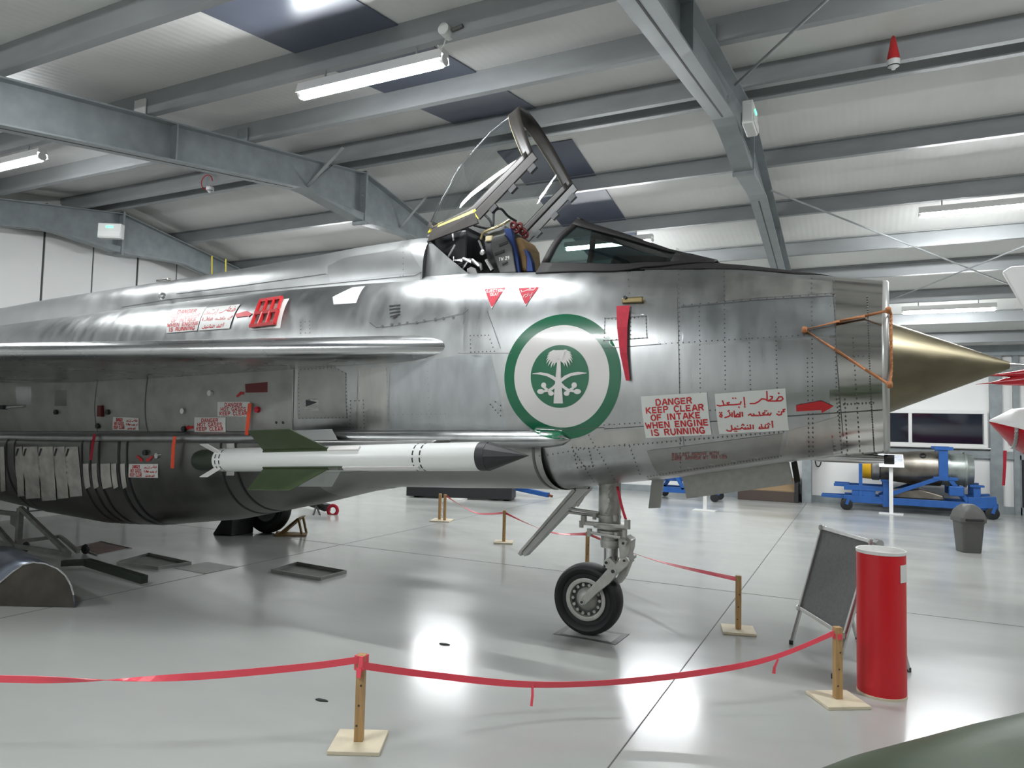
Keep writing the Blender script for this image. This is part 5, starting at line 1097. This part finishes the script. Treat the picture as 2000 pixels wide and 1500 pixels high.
ribbon('warning_ribbon', [on_y(1963, 880, 8.7), on_y(1962, 915, 8.7), on_y(1960, 948, 8.7)], .03, .025, M_redc, 'red ribbon under the red and white aircraft', 'ribbon', (1, 0, 0))
# ------------------------------------------------------------------ foreground left: cowling and trolley
e = empty('cowling_panel', gnd(70, 1186), 'weathered blue-grey cowling standing at the left edge', 'cowling'); ce = e.location.copy()
A_, B_ = gnd(-60, 1183), gnd(147, 1187); wv = (B_-A_); back = V((-.97, .25, 0)).normalized()*.9
def face_pt(x, y):
    d = ray(x, y); n = wv.cross(V((0, 0, 1))); k = (A_-CAM).dot(n)/d.dot(n); return CAM+d*k
prof = [face_pt(x, y) for x, y in [(147, 1186), (144, 1162), (138, 1142), (128, 1124), (112, 1110), (90, 1101), (66, 1098), (45, 1103), (25, 1117), (0, 1138), (-30, 1160), (-60, 1182)]]
MB().prism([p-ce for p in prof], back*.02).build('end_face', M_cowld, e)
MB().grid([[p-ce+back*f_+V((0, 0, .02*f_)) for p in prof] for f_ in (0, .33, .66, 1)]).build('outer_skin', M_cowl, e, True, solid=.012)
MB().tube([p-ce for p in prof[1:]], .008).build('edge_bead', M_chrome, e, True)
e = empty('ground_trolley', gnd(60, 1080), 'grey tubular ground trolley with a dark green tow bar under the tank', 'trolley'); ge = e.location.copy()
ap = on_y(40, 992, 5.2)-ge
def gt(n, a, b, w_, m_): MB().bar(a, b, w_, w_).build(n, m_, e, bevel=.004)
M_gt = mat('worn grey enamel', (.20, .20, .18), .5, var=.2, scale=10)
gt('brace', ap, gnd(135, 1092)-ge+V((0, 0, .05)), .05, M_gt); gt('post', ap, V((ap.x, ap.y, .05)), .06, M_gt); gt('cross_tube', ap+V((0, 0, -.08)), ap+V((-.9, -.1, -.06)), .05, M_gt); gt('brace', ap+V((-.8, 0, -.1)), V((ap.x+.1, ap.y-.1, .05)), .05, M_gt)
gt('base_tube', V((ap.x-.9, ap.y-.1, .07)), gnd(135, 1092)-ge+V((0, 0, .05)), .05, M_gt); gt('base_tube', V((ap.x, ap.y+.5, .09)), gnd(135, 1092)-ge+V((0, .1, .07)), .04, M_gt); gt('base_tube', V((ap.x, ap.y, .09)), V((ap.x, ap.y+.5, .09)), .04, M_gt)
MB().prism([ap+V((.02, -.02, -.1)), ap+V((.02, -.02, -.25)), ap+V((-.16, -.02, -.2)), ap+V((-.16, -.02, -.1))], (0, .02, 0)).build('gusset', M_gt, e)
for q in (V((ap.x+.25, ap.y-.05, .06)), V((ap.x-.85, ap.y-.1, .06)), gnd(150, 1085)-ge+V((0, .1, .06))): MB().lathe(q, (0, 1, 0), [(-.02, 0), (-.02, .05), (0, .06), (.02, .05), (.02, 0)], 16).build('castor', M_rubber, e, True)
gt('tow_bar', gnd(170, 1098, .1)-ge, gnd(282, 1132, .07)-ge, .075, M_olive2); gt('tow_bar', gnd(172, 1098, .1)-ge, gnd(120, 1100, .1)-ge, .06, M_olive2)
# foreground right: green wing-like body
e = empty('green_drop_tank', (.15, 2.27, 0), 'dark green painted tank in the bottom right corner', 'fuel tank', .87)
prof = [(-1.2, .002), (-1.15, .08), (-1.0, .18), (-.7, .28), (-.35, .345), (0, .375), (.5, .385), (1.2, .385), (1.9, .34), (2.3, .2), (2.4, .01)]
M_camo = mat('camouflage green', (.05, .075, .035), .45, var=.25, scale=2.5)
MB().lathe((0, 0, .385), (1, 0, 0), prof, 48).build('tank_body', M_camo, e, True)
for x in (-.3, 1.3): MB().prism([(x, -.3, 0), (x, .3, 0), (x, .3, .18), (x, 0, .06), (x, -.3, .18)], (.06, 0, 0)).build('cradle', M_wood, e)
# scraps on the floor
for x, y, l, t in [(868, 1259, .05, 'dark scrap on the floor below the floor reflection'), (628, 1369, .05, 'dark scrap on the floor left of the front post')]:
    o = tag(MB().prism([(-.04, -.008, 0), (.0, -.014, 0), (.045, .004, 0), (.02, .014, 0), (-.03, .01, 0)], (0, 0, .008)).build('floor_scrap', M_dark), t, 'scrap'); o.location = gnd(x, y)
